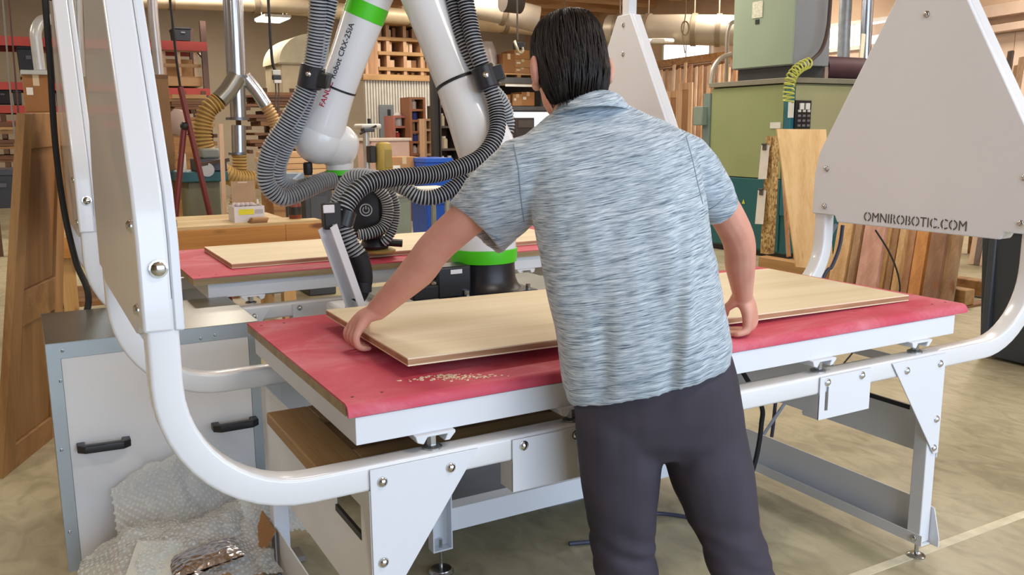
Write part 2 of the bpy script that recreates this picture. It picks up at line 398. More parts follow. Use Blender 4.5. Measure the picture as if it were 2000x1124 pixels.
# ---- tables
def table(dy, rot, label, X0=0):
    t = thing('sanding_table', label, 'table', (XC, D/2+dy, .73), 'sanding tables')
    def T(v):
        if rot: v.x = 2*XC-v.x; v.y = D-v.y
        v.y += dy; return v
    def B(m, name, mats, bevel=0, par=None):
        for v in m.v: T(v)
        return m.build(name, mats, par or t, bevel)
    prof = [(D, .866), (.022, .866)]
    for k in range(1, 7): a = radians(90+15*k); prof.append((.022+.022*cos(a), .844+.022*sin(a)))
    prof += [(0, .838), (.008, .838), (.008, .845), (.014, .858), (.022, .8612), (D, .8612)]
    B(MB().prism(prof, 'X', 0, W), 'red_pad', REDPAD)
    B(MB().box((.001, .0225, .836), (W-.001, D-.001, .861)), 'core_board', MDF)
    ap = MB(); z0, z1 = .772, .8355
    ap.box((.016, .004, z0), (W-.06, .008, z1)); ap.box((.016, D-.03, z0), (W-.06, D-.026, z1))
    ap.box((.016, .008, z0), (.020, D-.03, z1)); ap.box((W-.064, .008, z0), (W-.06, D-.03, z1))
    ap.box((.02, .008, z0), (W-.064, .03, z0+.004)); ap.box((.02, D-.052, z0), (W-.064, D-.03, z0+.004))
    ap.box((.02, .008, z1-.003), (W-.064, D-.03, z1))
    B(ap, 'apron', WHITE, .0012)
    for x in (.2, .584, 1.466, 1.915):
        for y in (.02, D-.06):
            m = MB(); s = -1 if y < .1 else 1; ys, ye = (y-.03, y+.09) if y < .1 else (y-.05, y+.05)
            pr = [(x-.05, .772), (x+.05, .772), (x+.05, .766), (x+.035, .75), (x+.022, .75), (x+.03, .7655), (x-.02, .7655), (x-.03, .75), (x-.045, .755)]
            m.prism([(p[0], p[1]) for p in pr], 'Y', ys, ye)
            c = B(m, 'mount_clip', WHITE, .002)
            B(MB().cyl((x, y-.005, .735), (x, y-.005, .7655), .012, seg=6), 'stud', STEEL, 0, c)
            B(MB().lathe([(.024, 0), (.024, .004), (.016, .008), (0, .008)], (x, y-.005, .7302), seg=16), 'washer', STEEL, 0, c)
    B(MB().prism([(.06, .772), (.12, .772), (.12, .79), (.09, .82), (.10, .8355), (.06, .8355)], 'X', W-.059, W-.03), 'end_latch', BLACK)
    for x in (.03, .1, 1.05, 2.05, 2.12):
        for y in (.06, .9): B(MB().lathe([(.004, 0), (.004, .0006), (0, .0006)], (x, y, .866), seg=8), 'screw', mat('#5a1722', .6))
    return t
tab_near = table(0, False, 'red topped sanding table under the operator, rounded front edge')
tab_far = table(1.9215, True, 'red topped sanding table beyond the robot, holding the far board')
# caster at the right end of the near table
# ---- boards lying on the tables
MAPLE = wood('#eadcbc', '#dac9a2', 'X', .6)
PLYE = wood('#b28a63', '#8f6a48', 'X', 3)
def panel(name, label, cs, th, group):
    # cs: four top corners NL, NR, FR, FL
    t = thing(name, label, 'board', tuple((cs[0]+cs[2])/2-V(0,0,th)), group)
    def slab(a, b):
        m = MB(); m.add([c-V(0,0,b) for c in cs]+[c-V(0,0,a) for c in cs], [(3,2,1,0),(4,5,6,7),(0,1,5,4),(1,2,6,5),(2,3,7,6),(3,0,4,7)]); return m
    slab(0, .0035).build('face_veneer', MAPLE, t); slab(.0036, th-.0036).build('core', PLYE, t); slab(th-.0035, th).build('back_veneer', MAPLE, t)
panel('plywood_board', 'pale plywood board being lifted by the man off the near red table',
      [V(.193, .128, .917), V(2.03, .135, .888), V(2.05, .80, .888), V(.201, .79, .917)], .020, 'plywood boards')
panel('plywood_board', 'pale plywood board lying flat on the far red table under the sander',
      [V(.19, 2.093, .889), V(1.96, 2.093, .889), V(1.96, 2.75, .889), V(.193, 2.75, .889)], .021, 'plywood boards')
# sawdust scattered on the near pad
random.seed(3); sd = MB()
for k in range(170):
    c = at(random.gauss(870, 55), 737, 'Z', .867); c.y += random.gauss(0, .012); c.x += random.gauss(0, .02)
    if not(.02 < c.y < .125): continue
    r = random.uniform(.0012, .0035); sd.ball((c.x, c.y, .8672), r*1.5, r, r*.5, 6)
sdo = sd.build('sawdust', mat('#e8d3b0', .8)); sdo['kind'] = 'stuff'; tag(sdo, 'pale sawdust crumbs on the near red pad', 'sawdust')
# frame door stored flat under the near table
t = thing('cabinet_door', 'brown framed cabinet door lying flat below the near table', 'door', (.35, .3, .6735))
DW = wood('#a5814f', '#8a673a', 'Y', 1); DW2 = wood('#a5814f', '#86643a', 'X', 1)
z0, z1 = .6735, .706; x0, x1, y0, y1 = -.052, .75, .05, .54
MB().box((x0, y0, z0), (x0+.11, y1, z1)).build('stile', DW, t, .003); MB().box((x1-.11, y0, z0), (x1, y1, z1)).build('stile', DW, t, .003)
MB().box((x0+.11, y1-.11, z0), (x1-.11, y1, z1)).build('rail', DW2, t, .003); MB().box((x0+.11, y0, z0), (x1-.11, y0+.11, z1)).build('rail', DW2, t, .003)
MB().box((x0+.11, y0+.11, z0+.004), (x1-.11, y1-.11, z0+.014)).build('center_panel', wood('#8d6a3e', '#755430', 'Y', 1), t)
for y in (.15, .45):
    MB().box((.04, y, .652), (2.0, y+.03, .672)).build('shelf_bar', WHITE, st_near)
# ---- robot pedestal
t = ped = thing('robot_pedestal', 'white steel pedestal frame carrying the robot between both tables', 'pedestal', (XC, 1.3, 0))
m = MB(); m.box((.5, .74, .125), (1.655, .745, .205)); m.box((.5, .745, .2), (1.655, .80, .205)); m.build('front_beam', WHITE, t)
MB().box((.5, 1.80, .125), (1.655, 1.85, .205)).build('rear_beam', WHITE, t)
for x in (.5, 1.605): MB().box((x, .80, .125), (x+.05, 1.80, .205)).build('side_beam', WHITE, t)
MB().box((.555, .80, .19), (1.6, 1.80, .2)).build('base_pan', mat('#77797c', .5, .3), t)
MB().box((.80, 1.12, .2), (1.36, 1.76, .76)).build('column', WHITE, t, .006)
MB().box((.66, 1.06, .76), (1.5, 1.8, .782)).build('top_plate', mat('#8f9088', .5, .2), t, .003)
MB().box((.5, 1.42, .2), (.76, 1.78, .745)).build('control_box', WHITEG, t, .012)
for x in (.53, 1.62):
    for y in (.742, 1.83):
        c = MB(); c.box((x-.035, y-.045, .085), (x+.035, y-.005, .09)); c.box((x-.035, y-.045, .09), (x-.031, y-.005, .29)); c.box((x+.031, y-.045, .09), (x+.035, y-.005, .29)); c.box((x-.031, y-.009, .09), (x+.031, y-.005, .29))
        c = c.build('foot_channel', WHITE, t)
        MB().cyl((x, y-.025, .006), (x, y-.025, .12), .006, seg=10).build('foot_screw', STEEL, c)
        MB().lathe([(.042, 0), (.043, .006), (.036, .012), (.034, .016), (.012, .02), (0, .02)], (x, y-.025, 0), seg=24).build('foot_disc', STEEL, c)
# ---- galvanised cabinet left of the cell
t = cab = thing('dust_cabinet', 'white panelled cabinet with galvanised top and black handles', 'cabinet', (-.215, 1.68, 0))
x0, x1, y0, y1, zt = -.552, .122, 1.345, 1.893, .786
GALV = mat('#8e9088', .3, .85, .12, 3); GALVL = mat('#a9b3b8', .4, .6, .06, 4)
MB().box((x0, y0, zt-.002), (x1, y1, zt)).build('top_sheet', GALV, t)
m = MB(); m.box((x0, y0-.003, zt-.052), (x1, y0, zt-.002)); m.build('top_flange', GALVL, t)
for xx in (x0, x1-.04): MB().box((xx, y0-.003, 0), (xx+.04, y0, zt-.052)).build('corner_strip', GALVL, t)
MB().box((x0, y0, 0), (x0+.003, y1, zt-.002)).build('side_panel', mat('#8d8b84', .4, .4), t)
MB().box((x1-.003, y0, 0), (x1, y1, zt-.002)).build('side_panel', WHITE, t)
MB().box((x0+.003, y1-.003, 0), (x1-.003, y1, zt-.002)).build('back_panel', WHITE, t)
dp = MB().box((x0+.041, y0-.0015, .03), (x1-.041, y0+.01, zt-.053)).build('door', WHITEG, t)
def handle(pa, pb, par):
    a = at(*pa, 'Y', y0-.002); b = at(*pb, 'Y', y0-.002); u = (b-a).normalized()
    pts = [a, a+V(0,-.03,0), a+V(0,-.04,0)+u*.012, b+V(0,-.04,0)-u*.012, b+V(0,-.03,0), b]
    MB().tube(pts, .013, sect=SQ).build('handle', BLACKP, par, .003)
handle((158, 872), (246, 860), dp); handle((420, 832), (494, 820), dp)
for (px, py) in ((122, 686), (118, 745), (120, 880), (136, 1040), (392, 662), (420, 655)):
    MB().bolt(at(px, py, 'Y', y0-.003), (0, -1, 0), .004).build('rivet', STEEL, t)
# ================================================================ ROBOT ARM, TOOL, HOSES
t = rob = thing('industrial_robot', 'white collaborative robot arm with bright green rings and a sander', 'robot', (1.079, 1.44, .782))
BC = V(1.079, 1.44, 0)
b = MB(); b.box((BC.x-.19, BC.y-.17, .782), (BC.x+.17, BC.y+.17, .806)); b.build('base_plate', BLACKP, t, .012, seg=3)
for sx_ in (-.15, .13):
    for sy_ in (-.14, .14): MB().cyl((BC.x+sx_, BC.y+sy_, .806), (BC.x+sx_, BC.y+sy_, .826), .011, seg=6).build('bolt', CHROME, t)
MB().lathe([(.155, .806), (.142, .82), (.131, .85), (.128, .90), (.128, .914)], BC, seg=40).build('base', BLACKP, t)
MB().lathe([(.128, .9145), (.136, .917), (.139, .945), (.139, .97), (.135, .972)], BC, seg=40).build('green_ring', GREEN, t)
MB().lathe([(.134, .9725), (.134, 1.06), (.13, 1.13), (.118, 1.2), (.08, 1.26), (0, 1.28)], BC, seg=40).build('turret', ROBW, t)
# connector block on the base
c = MB().box((BC.x-.27, BC.y-.13, .80), (BC.x-.125, BC.y-.02, .925)).build('connector_block', BLACKP, t, .008)
MB().box((BC.x-.38, BC.y-.14, .805), (BC.x-.27, BC.y-.05, .86)).build('plug_housing', BLACK, c, .006)
for k, (dx, dz) in enumerate(((-.275, .885), (-.275, .86), (-.385, .85), (-.385, .83))):
    MB().cyl((BC.x+dx, BC.y-.09-.02*(k % 2), dz), (BC.x+dx-.025, BC.y-.10-.02*(k % 2), dz-.003), .014, seg=10).build('gland', CHROME, c)
MB().tube(smooth_path([V(BC.x-.40, BC.y-.10, .84), V(BC.x-.46, BC.y-.11, .84), V(BC.x-.48, BC.y-.12, .80), V(BC.x-.47, BC.y-.11, .76)]), .017, 10).build('base_cable', RUBBER, c)
MB().box((BC.x-.10, BC.y-.1712, .788), (BC.x-.03, BC.y-.1702, .802)).build('rating_label', mat('#d8d8d4', .5), t)
MB().box((BC.x-.215, BC.y-.1312, .895), (BC.x-.165, BC.y-.1302, .912)).build('warning_label', mat('#e6e6e6', .5), c)
# lower arm (leans back to the elbow out of frame)
EL = at(785, -125, 'Y', 1.72)
SH = at(958, 312, 'Y', 1.44)
def armtube(name, P, radii, mats, seg=36): return MB().tube(P, radii, seg).build(name, mats, t, smooth=50)
d = (EL-SH).normalized(); L = (EL-SH).length
prof = [(-.17, .02), (-.165, .055), (-.145, .085), (-.11, .106), (-.05, .118), (.02, .121), (.10, .117), (.2, .108), (.35, .099), (.55, .097), (.8, .102), (L-.12, .11), (L, .115), (L+.06, .1), (L+.1, .05), (L+.11, .004)]
armtube('lower_arm', [SH+d*s for s, r in prof], [r for s, r in prof], ROBW)
MB().lathe([(.02, -.03), (.115, -.02), (.118, .02), (.118, .2), (.1, .235), (.02, .25)], EL-V(.05, .0, 0), (EL-SH).cross(V(0,0,1)).normalized()*-1, seg=32).build('elbow_joint', ROBW, t)
# forearm
WB = at(622, 272, 'Y', 2.0); F0 = EL+V(-.02, .05, 0)
d2 = (WB-F0).normalized(); L2 = (WB-F0).length
s1 = L2*.34
def fa(s): return .104+.006*(1-min(1, s/L2))-.006*max(0, (s/L2-.6))
gA = (at(716, 27, 'Y', 1.85)-F0).dot(d2)
MB().tube([F0, F0+d2*(gA-.045)], [.1, .087], 36).build('forearm', ROBW, t, smooth=50)
MB().tube([F0+d2*(gA-.0445), F0+d2*(gA+.022)], [.0885, .087], 36).build('green_ring', GREEN, t, smooth=50)
pr = [(gA+.0225, .0862), (gA+.12, .082), (gA+.2, .079), (gA+.32, .0785), (L2-.16, .084), (L2-.08, .094), (L2, .104), (L2+.05, .095), (L2+.085, .06), (L2+.1, .006)]
fore = MB().tube([F0+d2*s for s, r in pr], [r for s, r in pr], 36).build('forearm', ROBW, t, smooth=50)
# wrist: ball housing, side drum, downward neck
MB().ball(WB, .108, seg=32).build('wrist_housing', ROBW, t, smooth=60)
W2 = at(672, 290, 'Y', 2.03)
ax = (W2-WB).normalized()
MB().lathe([(.06, -.03), (.094, -.01), (.096, .02), (.096, .07), (.08, .11), (.04, .13), (0, .135)], WB+(W2-WB)*.35, ax, seg=36).build('wrist_drum', ROBW, t, smooth=50)
NK = V(W2.x, W2.y, 0); ZR = at(665, 337, 'Y', 2.03).z
NK.x = at(664, 337, 'Y', 2.03).x
MB().lathe([(.06, ZR+.012), (.062, ZR+.05), (.075, ZR+.1), (.07, ZR+.16), (0, ZR+.17)], NK, seg=28).build('wrist_neck', ROBW, t)
MB().lathe([(.0585, ZR-.012), (.061, ZR-.011), (.061, ZR+.011), (.058, ZR+.0118)], NK, seg=28).build('green_ring', GREEN, t)
MB().lathe([(.056, ZR-.0125), (.056, ZR-.05), (.06, ZR-.055), (.06, ZR-.075), (.0, ZR-.076)], NK, seg=28).build('tool_flange', BLACK, t)
MB().lathe([(.017, 0), (.02, .012), (.02, .05), (.014, .055), (0, .055)], at(602, 342, 'Y', 2.0), seg=14).build('teach_button', BLACK, t)
# seams and clamp rings
def ringband(par, c, dirv, r, h, name, mats, seg=32): return MB().lathe([(r-.003, -h/2), (r, -h/2), (r, h/2), (r-.003, h/2)], c, dirv, seg).build(name, mats, par)
ringband(t, F0+d2*(gA+.33), d2, .0825, .008, 'hose_strap', BLACK)
sa = (at(890, 165, 'Y', 1.56)-SH).dot(d)
ringband(t, SH+d*sa, d, .1035, .012, 'hose_strap', BLACK)
# printed lettering wrapped on the forearm
def wrap_text(txt, size, s0, ang, up, matl, s1=None):
    vs, fs = text_mesh(txt, size, size*.012)
    a = (-FW-d2*(-FW).dot(d2)).normalized(); bb = d2.cross(a)
    w = max(v.x for v in vs); out = []
    for v in vs:
        s = s0-v.x
        k = [p for p in pr if p[0] <= s][-1:] or [pr[0]]
        k0 = k[0]; k1 = pr[min(pr.index(k0)+1, len(pr)-1)]
        f = (s-k0[0])/max(1e-6, k1[0]-k0[0]); r = k0[1]+(k1[1]-k0[1])*f+.0011
        th = ang+up*v.y/r
        out.append(F0+d2*s+(a*cos(th)+bb*sin(th))*r)
    o = mkobj('lettering', out, fs, [], matl, fore); o['label'] = 'printed '+txt; return w
side = 1 if d2.cross((-FW-d2*(-FW).dot(d2)).normalized()).dot(RT) < 0 else -1
s_start = (at(640, 208, 'Y', 1.97)-F0).dot(d2)
wF = wrap_text('FANUC', .034, s_start, side*.02, side, mat('#c2283c', .5))
wrap_text('Robot CRX-25iA', .034, s_start-wF-.014, side*.02, side, mat('#3a3c42', .5))
# ---- sander
SN = at(716, 412, 'Y', 2.06)
tl = thing('random_orbit_sander', 'black robot sander with a white power symbol resting on far board', 'sander', tuple(V(SN.x, SN.y, .893)))
zs0, zs1 = .965, ZR-.0765
def rsec(cx, cy, hx, hy, r=.35):
    return [V(cx+hx*(x), cy+hy*(y), 0) for x, y in [(.65*a+.35*cos(radians(th)), .65*b_+.35*sin(radians(th))) for a, b_, t0 in ((1,1,0),(-1,1,90),(-1,-1,180),(1,-1,270)) for th in (t0, t0+30, t0+60, t0+90)]]
yawM = Matrix.Rotation(-YAW*.75, 3, 'Z')
def slab_z(name, lv, mats, par):
    m = MB(); m.loft([[yawM @ (p-V(SN.x, SN.y, 0))+V(SN.x, SN.y, z) for p in rsec(SN.x+ox, SN.y, hx, hy)] for z, hx, hy, ox in lv]); return m.build(name, mats, par, smooth=50)
body = slab_z('body', [(.965, .05, .05, 0), (.985, .078, .062, 0), (1.05, .083, .066, 0), (1.15, .080, .066, 0), (1.2, .07, .06, -.004), (ZR-.077, .058, .052, -.03)], BLACKP, tl)
MB().lathe([(.075, .8925), (.078, .897), (.078, .903), (.06, .912)], V(SN.x+.06, SN.y+.02, 0), seg=32).build('sanding_pad', wood('#a88d4e', '#8b7138', 'X'), tl)
MB().lathe([(.06, .9125), (.066, .925), (.06, .95), (.045, .97)], V(SN.x+.04, SN.y+.015, 0), seg=28).build('skirt', BLACK, tl)
MB().cyl(V(SN.x+.06, SN.y-.02, .945), V(SN.x+.15, SN.y-.05, .935), .018, seg=14).build('outlet_port', BLACK, tl)
# power symbol
nrm = yawM @ V(0, -1, 0); xr = yawM @ V(1, 0, 0); pc = V(SN.x, SN.y, 1.1)+nrm*.0675
pm = MB()
def arc(r0, r1, a0, a1, n=24):
    ids = []
    for k in range(n+1):
        a = radians(a0+(a1-a0)*k/n)
        for r in (r0, r1): pm.v.append(pc+xr*(r*cos(a))+V(0,0,1)*(r*sin(a)))
    b0 = len(pm.v)-2*(n+1)
    for k in range(n): pm.face((b0+2*k, b0+2*k+1, b0+2*k+3, b0+2*k+2))
arc(.024, .0285, 0, 360, 36); arc(.012, .016, 125, 415, 24)
pm.add([pc+xr*x+V(0,0,z) for x, z in ((-.0022, .002), (.0022, .002), (.0022, .019), (-.0022, .019))], [(0,1,2,3)])
pm.build('power_symbol', mat('#d6d8da', .5), tl)
pm2 = MB(); pm2.add([V(SN.x, SN.y, 1.0)+nrm*.0672+xr*x+V(0,0,z) for x, z in ((-.055, -.003), (-.02, -.001), (-.02, .004), (-.055, .002))], [(0,1,2,3)])
pm2.build('badge', mat('#8a8c90', .4), tl)
# ---- corrugated hoses
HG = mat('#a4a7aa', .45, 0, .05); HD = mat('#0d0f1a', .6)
def hose(label, pts, r=.036, pitch=.0125, group='corrugated vacuum hoses', par=None, name='vacuum_hose', mats=None):
    P = resample(smooth_path(pts, 14), pitch/4)
    m = MB(); rad = []
    for i in range(len(P)): rad.append(r*(1.0, 1.0, .83, .83)[i % 4])
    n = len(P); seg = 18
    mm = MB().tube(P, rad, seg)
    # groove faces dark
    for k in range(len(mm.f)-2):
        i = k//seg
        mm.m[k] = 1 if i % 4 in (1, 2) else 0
    if par: return mm.build(name, mats or [HG, HD], par, smooth=60)
    return tag(mm.build(name, mats or [HG, HD], None, smooth=60), label, 'hose', group)
A = lambda x, y, Y: at(x, y, 'Y', Y)
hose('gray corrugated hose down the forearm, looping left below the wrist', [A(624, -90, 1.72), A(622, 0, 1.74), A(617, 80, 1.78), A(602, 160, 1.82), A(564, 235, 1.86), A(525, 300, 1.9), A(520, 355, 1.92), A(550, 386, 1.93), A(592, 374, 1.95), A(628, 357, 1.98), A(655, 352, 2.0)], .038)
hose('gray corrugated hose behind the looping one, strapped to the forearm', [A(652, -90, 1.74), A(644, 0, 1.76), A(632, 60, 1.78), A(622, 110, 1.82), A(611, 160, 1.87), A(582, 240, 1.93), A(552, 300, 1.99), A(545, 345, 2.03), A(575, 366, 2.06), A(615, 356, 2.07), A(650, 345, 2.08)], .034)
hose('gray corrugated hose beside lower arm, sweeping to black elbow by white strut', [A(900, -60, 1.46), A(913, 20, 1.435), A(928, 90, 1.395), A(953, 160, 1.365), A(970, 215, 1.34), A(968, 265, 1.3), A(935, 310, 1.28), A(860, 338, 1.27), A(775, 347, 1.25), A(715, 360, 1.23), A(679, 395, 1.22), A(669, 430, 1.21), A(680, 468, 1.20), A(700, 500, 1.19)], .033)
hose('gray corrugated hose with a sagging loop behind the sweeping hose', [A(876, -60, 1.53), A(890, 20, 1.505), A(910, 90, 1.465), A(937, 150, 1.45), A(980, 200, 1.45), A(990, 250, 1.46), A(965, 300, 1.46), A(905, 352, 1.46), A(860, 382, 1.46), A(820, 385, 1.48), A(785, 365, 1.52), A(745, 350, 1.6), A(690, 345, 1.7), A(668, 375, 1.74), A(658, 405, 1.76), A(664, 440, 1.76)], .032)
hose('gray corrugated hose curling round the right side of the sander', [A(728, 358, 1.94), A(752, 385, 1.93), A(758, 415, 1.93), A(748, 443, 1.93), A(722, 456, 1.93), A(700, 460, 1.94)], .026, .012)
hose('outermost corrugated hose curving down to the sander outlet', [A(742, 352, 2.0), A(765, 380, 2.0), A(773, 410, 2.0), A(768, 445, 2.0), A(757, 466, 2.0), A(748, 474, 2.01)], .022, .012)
# hose clamps
def clamp(label, c, dirv, r):
    tt = thing('hose_clamp', label, 'clamp', tuple(c))
    MB().lathe([(r, -.045), (r+.004, -.04), (r+.004, .04), (r, .045)], c, dirv, 20).build('collar', BLACKP, tt)
    u = dirv.cross(FW).normalized()
    m = MB().bar(c+u*(r*.6)-dirv*.03, c+u*(r*.6)+dirv*.03, r*2.1, r*1.5, FW); m.build('block', BLACK, tt, .006)
    MB().bolt(c-FW*(r+.004), -FW, .01).build('bolt', CHROME, tt)
clamp('black hose clamp strapped to the forearm above the loop', A(608, 150, 1.81), (A(602, 160, 1.82)-A(617, 80, 1.78)).normalized(), .046)
clamp('black hose clamp strapped to the lower arm', A(949, 152, 1.369), (A(970, 215, 1.34)-A(928, 90, 1.395)).normalized(), .044)
# white strut holding the hose end beside the sander
t = thing('hose_strut', 'white folded steel strut holding up the hose beside the man\'s wrist', 'strut', tuple(A(705, 606, 1.16)))
p0 = A(706, 612, 1.16); p1 = A(645, 440, 1.16)
dv = (p1-p0).normalized()
m = MB().bar(p0, p1, .05, .004, V(-.8, -.6, 0)); m.build('web', WHITE, t)
side_v = dv.cross(V(-.8, -.6, 0)).normalized()
n_v = side_v.cross(dv)
for s, nm in ((1, 'flange'), (-1, 'flange')):
    c0 = p0+side_v*(.025*s)+n_v*.018; c1 = p1+side_v*(.025*s)+n_v*.018
    MB().bar(c0, c1, .004, .04, n_v).build(nm, WHITE, t)
MB().bar(A(700, 606, 1.16), V(A(700, 606, 1.16).x+.02, 1.16, .50), .05, .006, V(0, 1, 0)).build('stem', WHITE, t)
MB().box((A(700, 606, 1.16).x-.02, 1.0, .2), (A(700, 606, 1.16).x+.08, 1.2, .206)).build('foot_plate', WHITE, t)
MB().box((A(700, 606, 1.16).x, 1.15, .2), (A(700, 606, 1.16).x+.04, 1.17, .51)).build('stem', WHITE, t)
tp = A(647, 422, 1.17); MB().box((tp.x-.03, 1.15, tp.z-.045), (tp.x+.03, 1.19, tp.z+.045)).build('collar_block', BLACK, t, .004)
MB().box((tp.x-.034, 1.146, tp.z+.012), (tp.x+.006, 1.152, tp.z+.04)).build('white_tab', WHITEG, t, .003)
cl = A(672, 428, 1.21); MB().lathe([(.033, -.03), (.037, -.028), (.037, .028), (.033, .03)], cl, (A(669, 430, 1.21)-A(679, 395, 1.22)).normalized(), 20).build('collar', BLACKP, t)
el = thing('hose_elbow', 'black rubber hose elbow hanging beside the white strut', 'hose fitting', tuple(A(705, 590, 1.19)))
MB().tube(smooth_path([A(699, 498, 1.19), A(708, 525, 1.185), A(711, 550, 1.18), A(705, 572, 1.18), A(696, 590, 1.18)]), [.036-.012*k/32 for k in range(33)], 18).build('elbow', RUBBER, el)
MB().lathe([(.03, -.02), (.033, -.018), (.033, .018), (.03, .02)], A(708, 560, 1.18), V(.05, 0, 1), 18).build('cuff', BLACKP, el)
tag(MB().tube(smooth_path([A(690, 530, 1.22), A(688, 560, 1.22), A(684, 585, 1.22), A(680, 615, 1.22), V(A(680, 615, 1.22).x, 1.25, .4), V(A(680, 615, 1.22).x+.05, 1.3, .215)]), .011, 8).build('tool_cable', RUBBER), 'black cable running down behind the white hose strut', 'cable')
# ================================================================ PERSON
def remesh(m, vox, it=6, disp=None, ident=False):
    me = bpy.data.meshes.new('tmp'); me.from_pydata(m.v, [], m.f, shade_flat=False)
    bm = bmesh.new(); bm.from_mesh(me); bmesh.ops.recalc_face_normals(bm, faces=bm.faces); bm.to_mesh(me); bm.free()
    o = bpy.data.objects.new('tmp', me); COL.objects.link(o)
    r = o.modifiers.new('r', 'REMESH'); r.mode = 'VOXEL'; r.voxel_size = vox
    if it: s = o.modifiers.new('s', 'SMOOTH'); s.factor = .5; s.iterations = it
    dg = bpy.context.evaluated_depsgraph_get(); e = bpy.data.meshes.new_from_object(o.evaluated_get(dg))
    vs = [v.co.copy() for v in e.vertices]
    if disp:
        ns = [v.normal.copy() for v in e.vertices]
        vs = [v+n*disp(v, n) for v, n in zip(vs, ns)]
    fs = [tuple(p.vertices) for p in e.polygons]
    bpy.data.objects.remove(o); bpy.data.meshes.remove(me); bpy.data.meshes.remove(e)
    return vs, fs
def oval(c, a, b, n=28, e=2.0):
    out = []
    for k in range(n):
        t = 2*pi*k/n; x = abs(cos(t))**(2/e)*(1 if cos(t) >= 0 else -1); y = abs(sin(t))**(2/e)*(1 if sin(t) >= 0 else -1)
        out.append(c+a*x+b*y)
    return out
def ringLR(pl, pr_, D, b, e=2.2, lift=0):
    l = PD(pl[0], pl[1], D); r = PD(pr_[0], pr_[1], D); c = (l+r)/2
    return oval(c, (r-l)/2, FH*b+V(0,0,1)*lift*b, 32, e)
per = thing('person', 'man in a heathered blue polo shirt leaning over the near table, both hands on board', 'person', (.66, -.2, 0))
# ---- skin: head, neck, arms, hands, hidden core
SK = MB()
HC = PD(1108, 131, 2.165); hyaw = radians(14)
hf = (FH*cos(hyaw)-RH*sin(hyaw)); hr = (RH*cos(hyaw)+FH*sin(hyaw)); htilt = radians(16)
HM = Matrix((hr, (hf*cos(htilt)-V(0,0,1)*sin(htilt)), (V(0,0,1)*cos(htilt)+hf*sin(htilt)))).transposed()  # x right, y face, z up
def H(x, y, z): return HC+HM @ V(x, y, z)
SK.ball(HC, .078, .098, .108, 24, HM)
SK.ball(H(0, .03, -.055), .06, .065, .07, 20, HM)      # jaw
SK.ball(H(0, .062, -.105), .03, .025, .02, 14, HM)     # chin
SK.tube([H(0, .09, .0), H(0, .108, -.028), H(0, .1, -.04)], [.010, .015, .012], 10)   # nose
SK.ball(H(0, .085, .03), .05, .02, .012, 14, HM)       # brow
SK.ball(H(0, .09, -.068), .024, .014, .007, 12, HM); SK.ball(H(0, .089, -.08), .02, .013, .007, 12, HM)  # lips
for s in (-1, 1):
    E_ = Matrix.Rotation(radians(18*s), 3, 'Z')
    SK.ball(H(.0905*s, -.03, -.02), .012, .024, .037, 14, HM @ E_)
    SK.ball(H(.084*s, -.01, -.05), .012, .014, .014, 12, HM); SK.ball(H(.078*s, -.012, -.025), .014, .014, .024, 12, HM)
NB = PD(1140, 236, 2.14)
SK.tube([H(0, -.015, -.05), H(0, -.02, -.09), NB+V(0,0,.02), NB-V(0,0,.05)], [.058, .056, .056, .056], 20)
def chain(pts, rad, seg=14, n=6):
    P = smooth_path(pts, n); m_ = len(pts)-1; R_ = []
    for i in range(len(P)):
        f = i/n; k = min(int(f), m_-1); R_.append(rad[k]+(rad[k+1]-rad[k])*(f-k))
    SK.tube(P, R_, seg); SK.ball(P[0], R_[0], seg=10); SK.ball(P[-1], R_[-1], seg=10)
# core (under the clothes)
chain([NB, PD(1185, 330, 2.09), PD(1230, 560, 2.0), PD(1270, 740, 1.96)], [.05, .075, .08, .09], 16)
LS, RS = PD(1050, 305, 2.1), PD(1330, 300, 2.12)
chain([LS, PD(1190, 300, 2.12), RS], [.05, .055, .05], 12)
LA, RA = V(0,0,0), V(0,0,0)
# left arm
LE = PD(856, 478, 2.16); LW = V(.222, .405, .982)
chain([LS, PD(955, 390, 2.13), LE, PD(815, 530, 2.2), LW], [.05, .049, .045, .046, .029])
# right arm
RE = PD(1440, 462, 2.27); RW = PD(1451, 578, 2.42)
chain([RS, PD(1392, 378, 2.2), RE, PD(1446, 520, 2.34), RW], [.046, .046, .043, .041, .028])
def finger(pts, r0, r1): chain(pts, [r0+(r1-r0)*k/(len(pts)-1) for k in range(len(pts))], 10, 5)
# left hand: back of hand over the board's left end, fingers down and under it
LK = []
for k in range(4):
    f = k/3; y = .402+.026*k
    kn = V(.170+.004*sin(f*pi), y, .935+.006*sin(f*pi)-.003*k); LK.append(kn)
    chain([LW+V(0, -.012+.009*k, -.004), (LW+kn)/2+V(-.004, .002*(k-1.5)+.002, .006), kn], [.021, .017, .0125], 10, 4)
    ln = (.85, .98, 1.0, .92)[k]
    finger([kn, V(.160, y-.002, .935-.022*ln), V(.163, y-.003, .900-.006*ln), V(.176, y-.004, .8845), V(.176+.022*ln, y-.003, .8822)], .0115, .0078)
chain([LW+V(.01, .01, -.01), V(.212, .46, .95), V(.222, .488, .934)], [.019, .015, .0125], 10, 4)
finger([V(.222, .488, .934), V(.232, .512, .929), V(.236, .532, .9275)], .0125, .009)
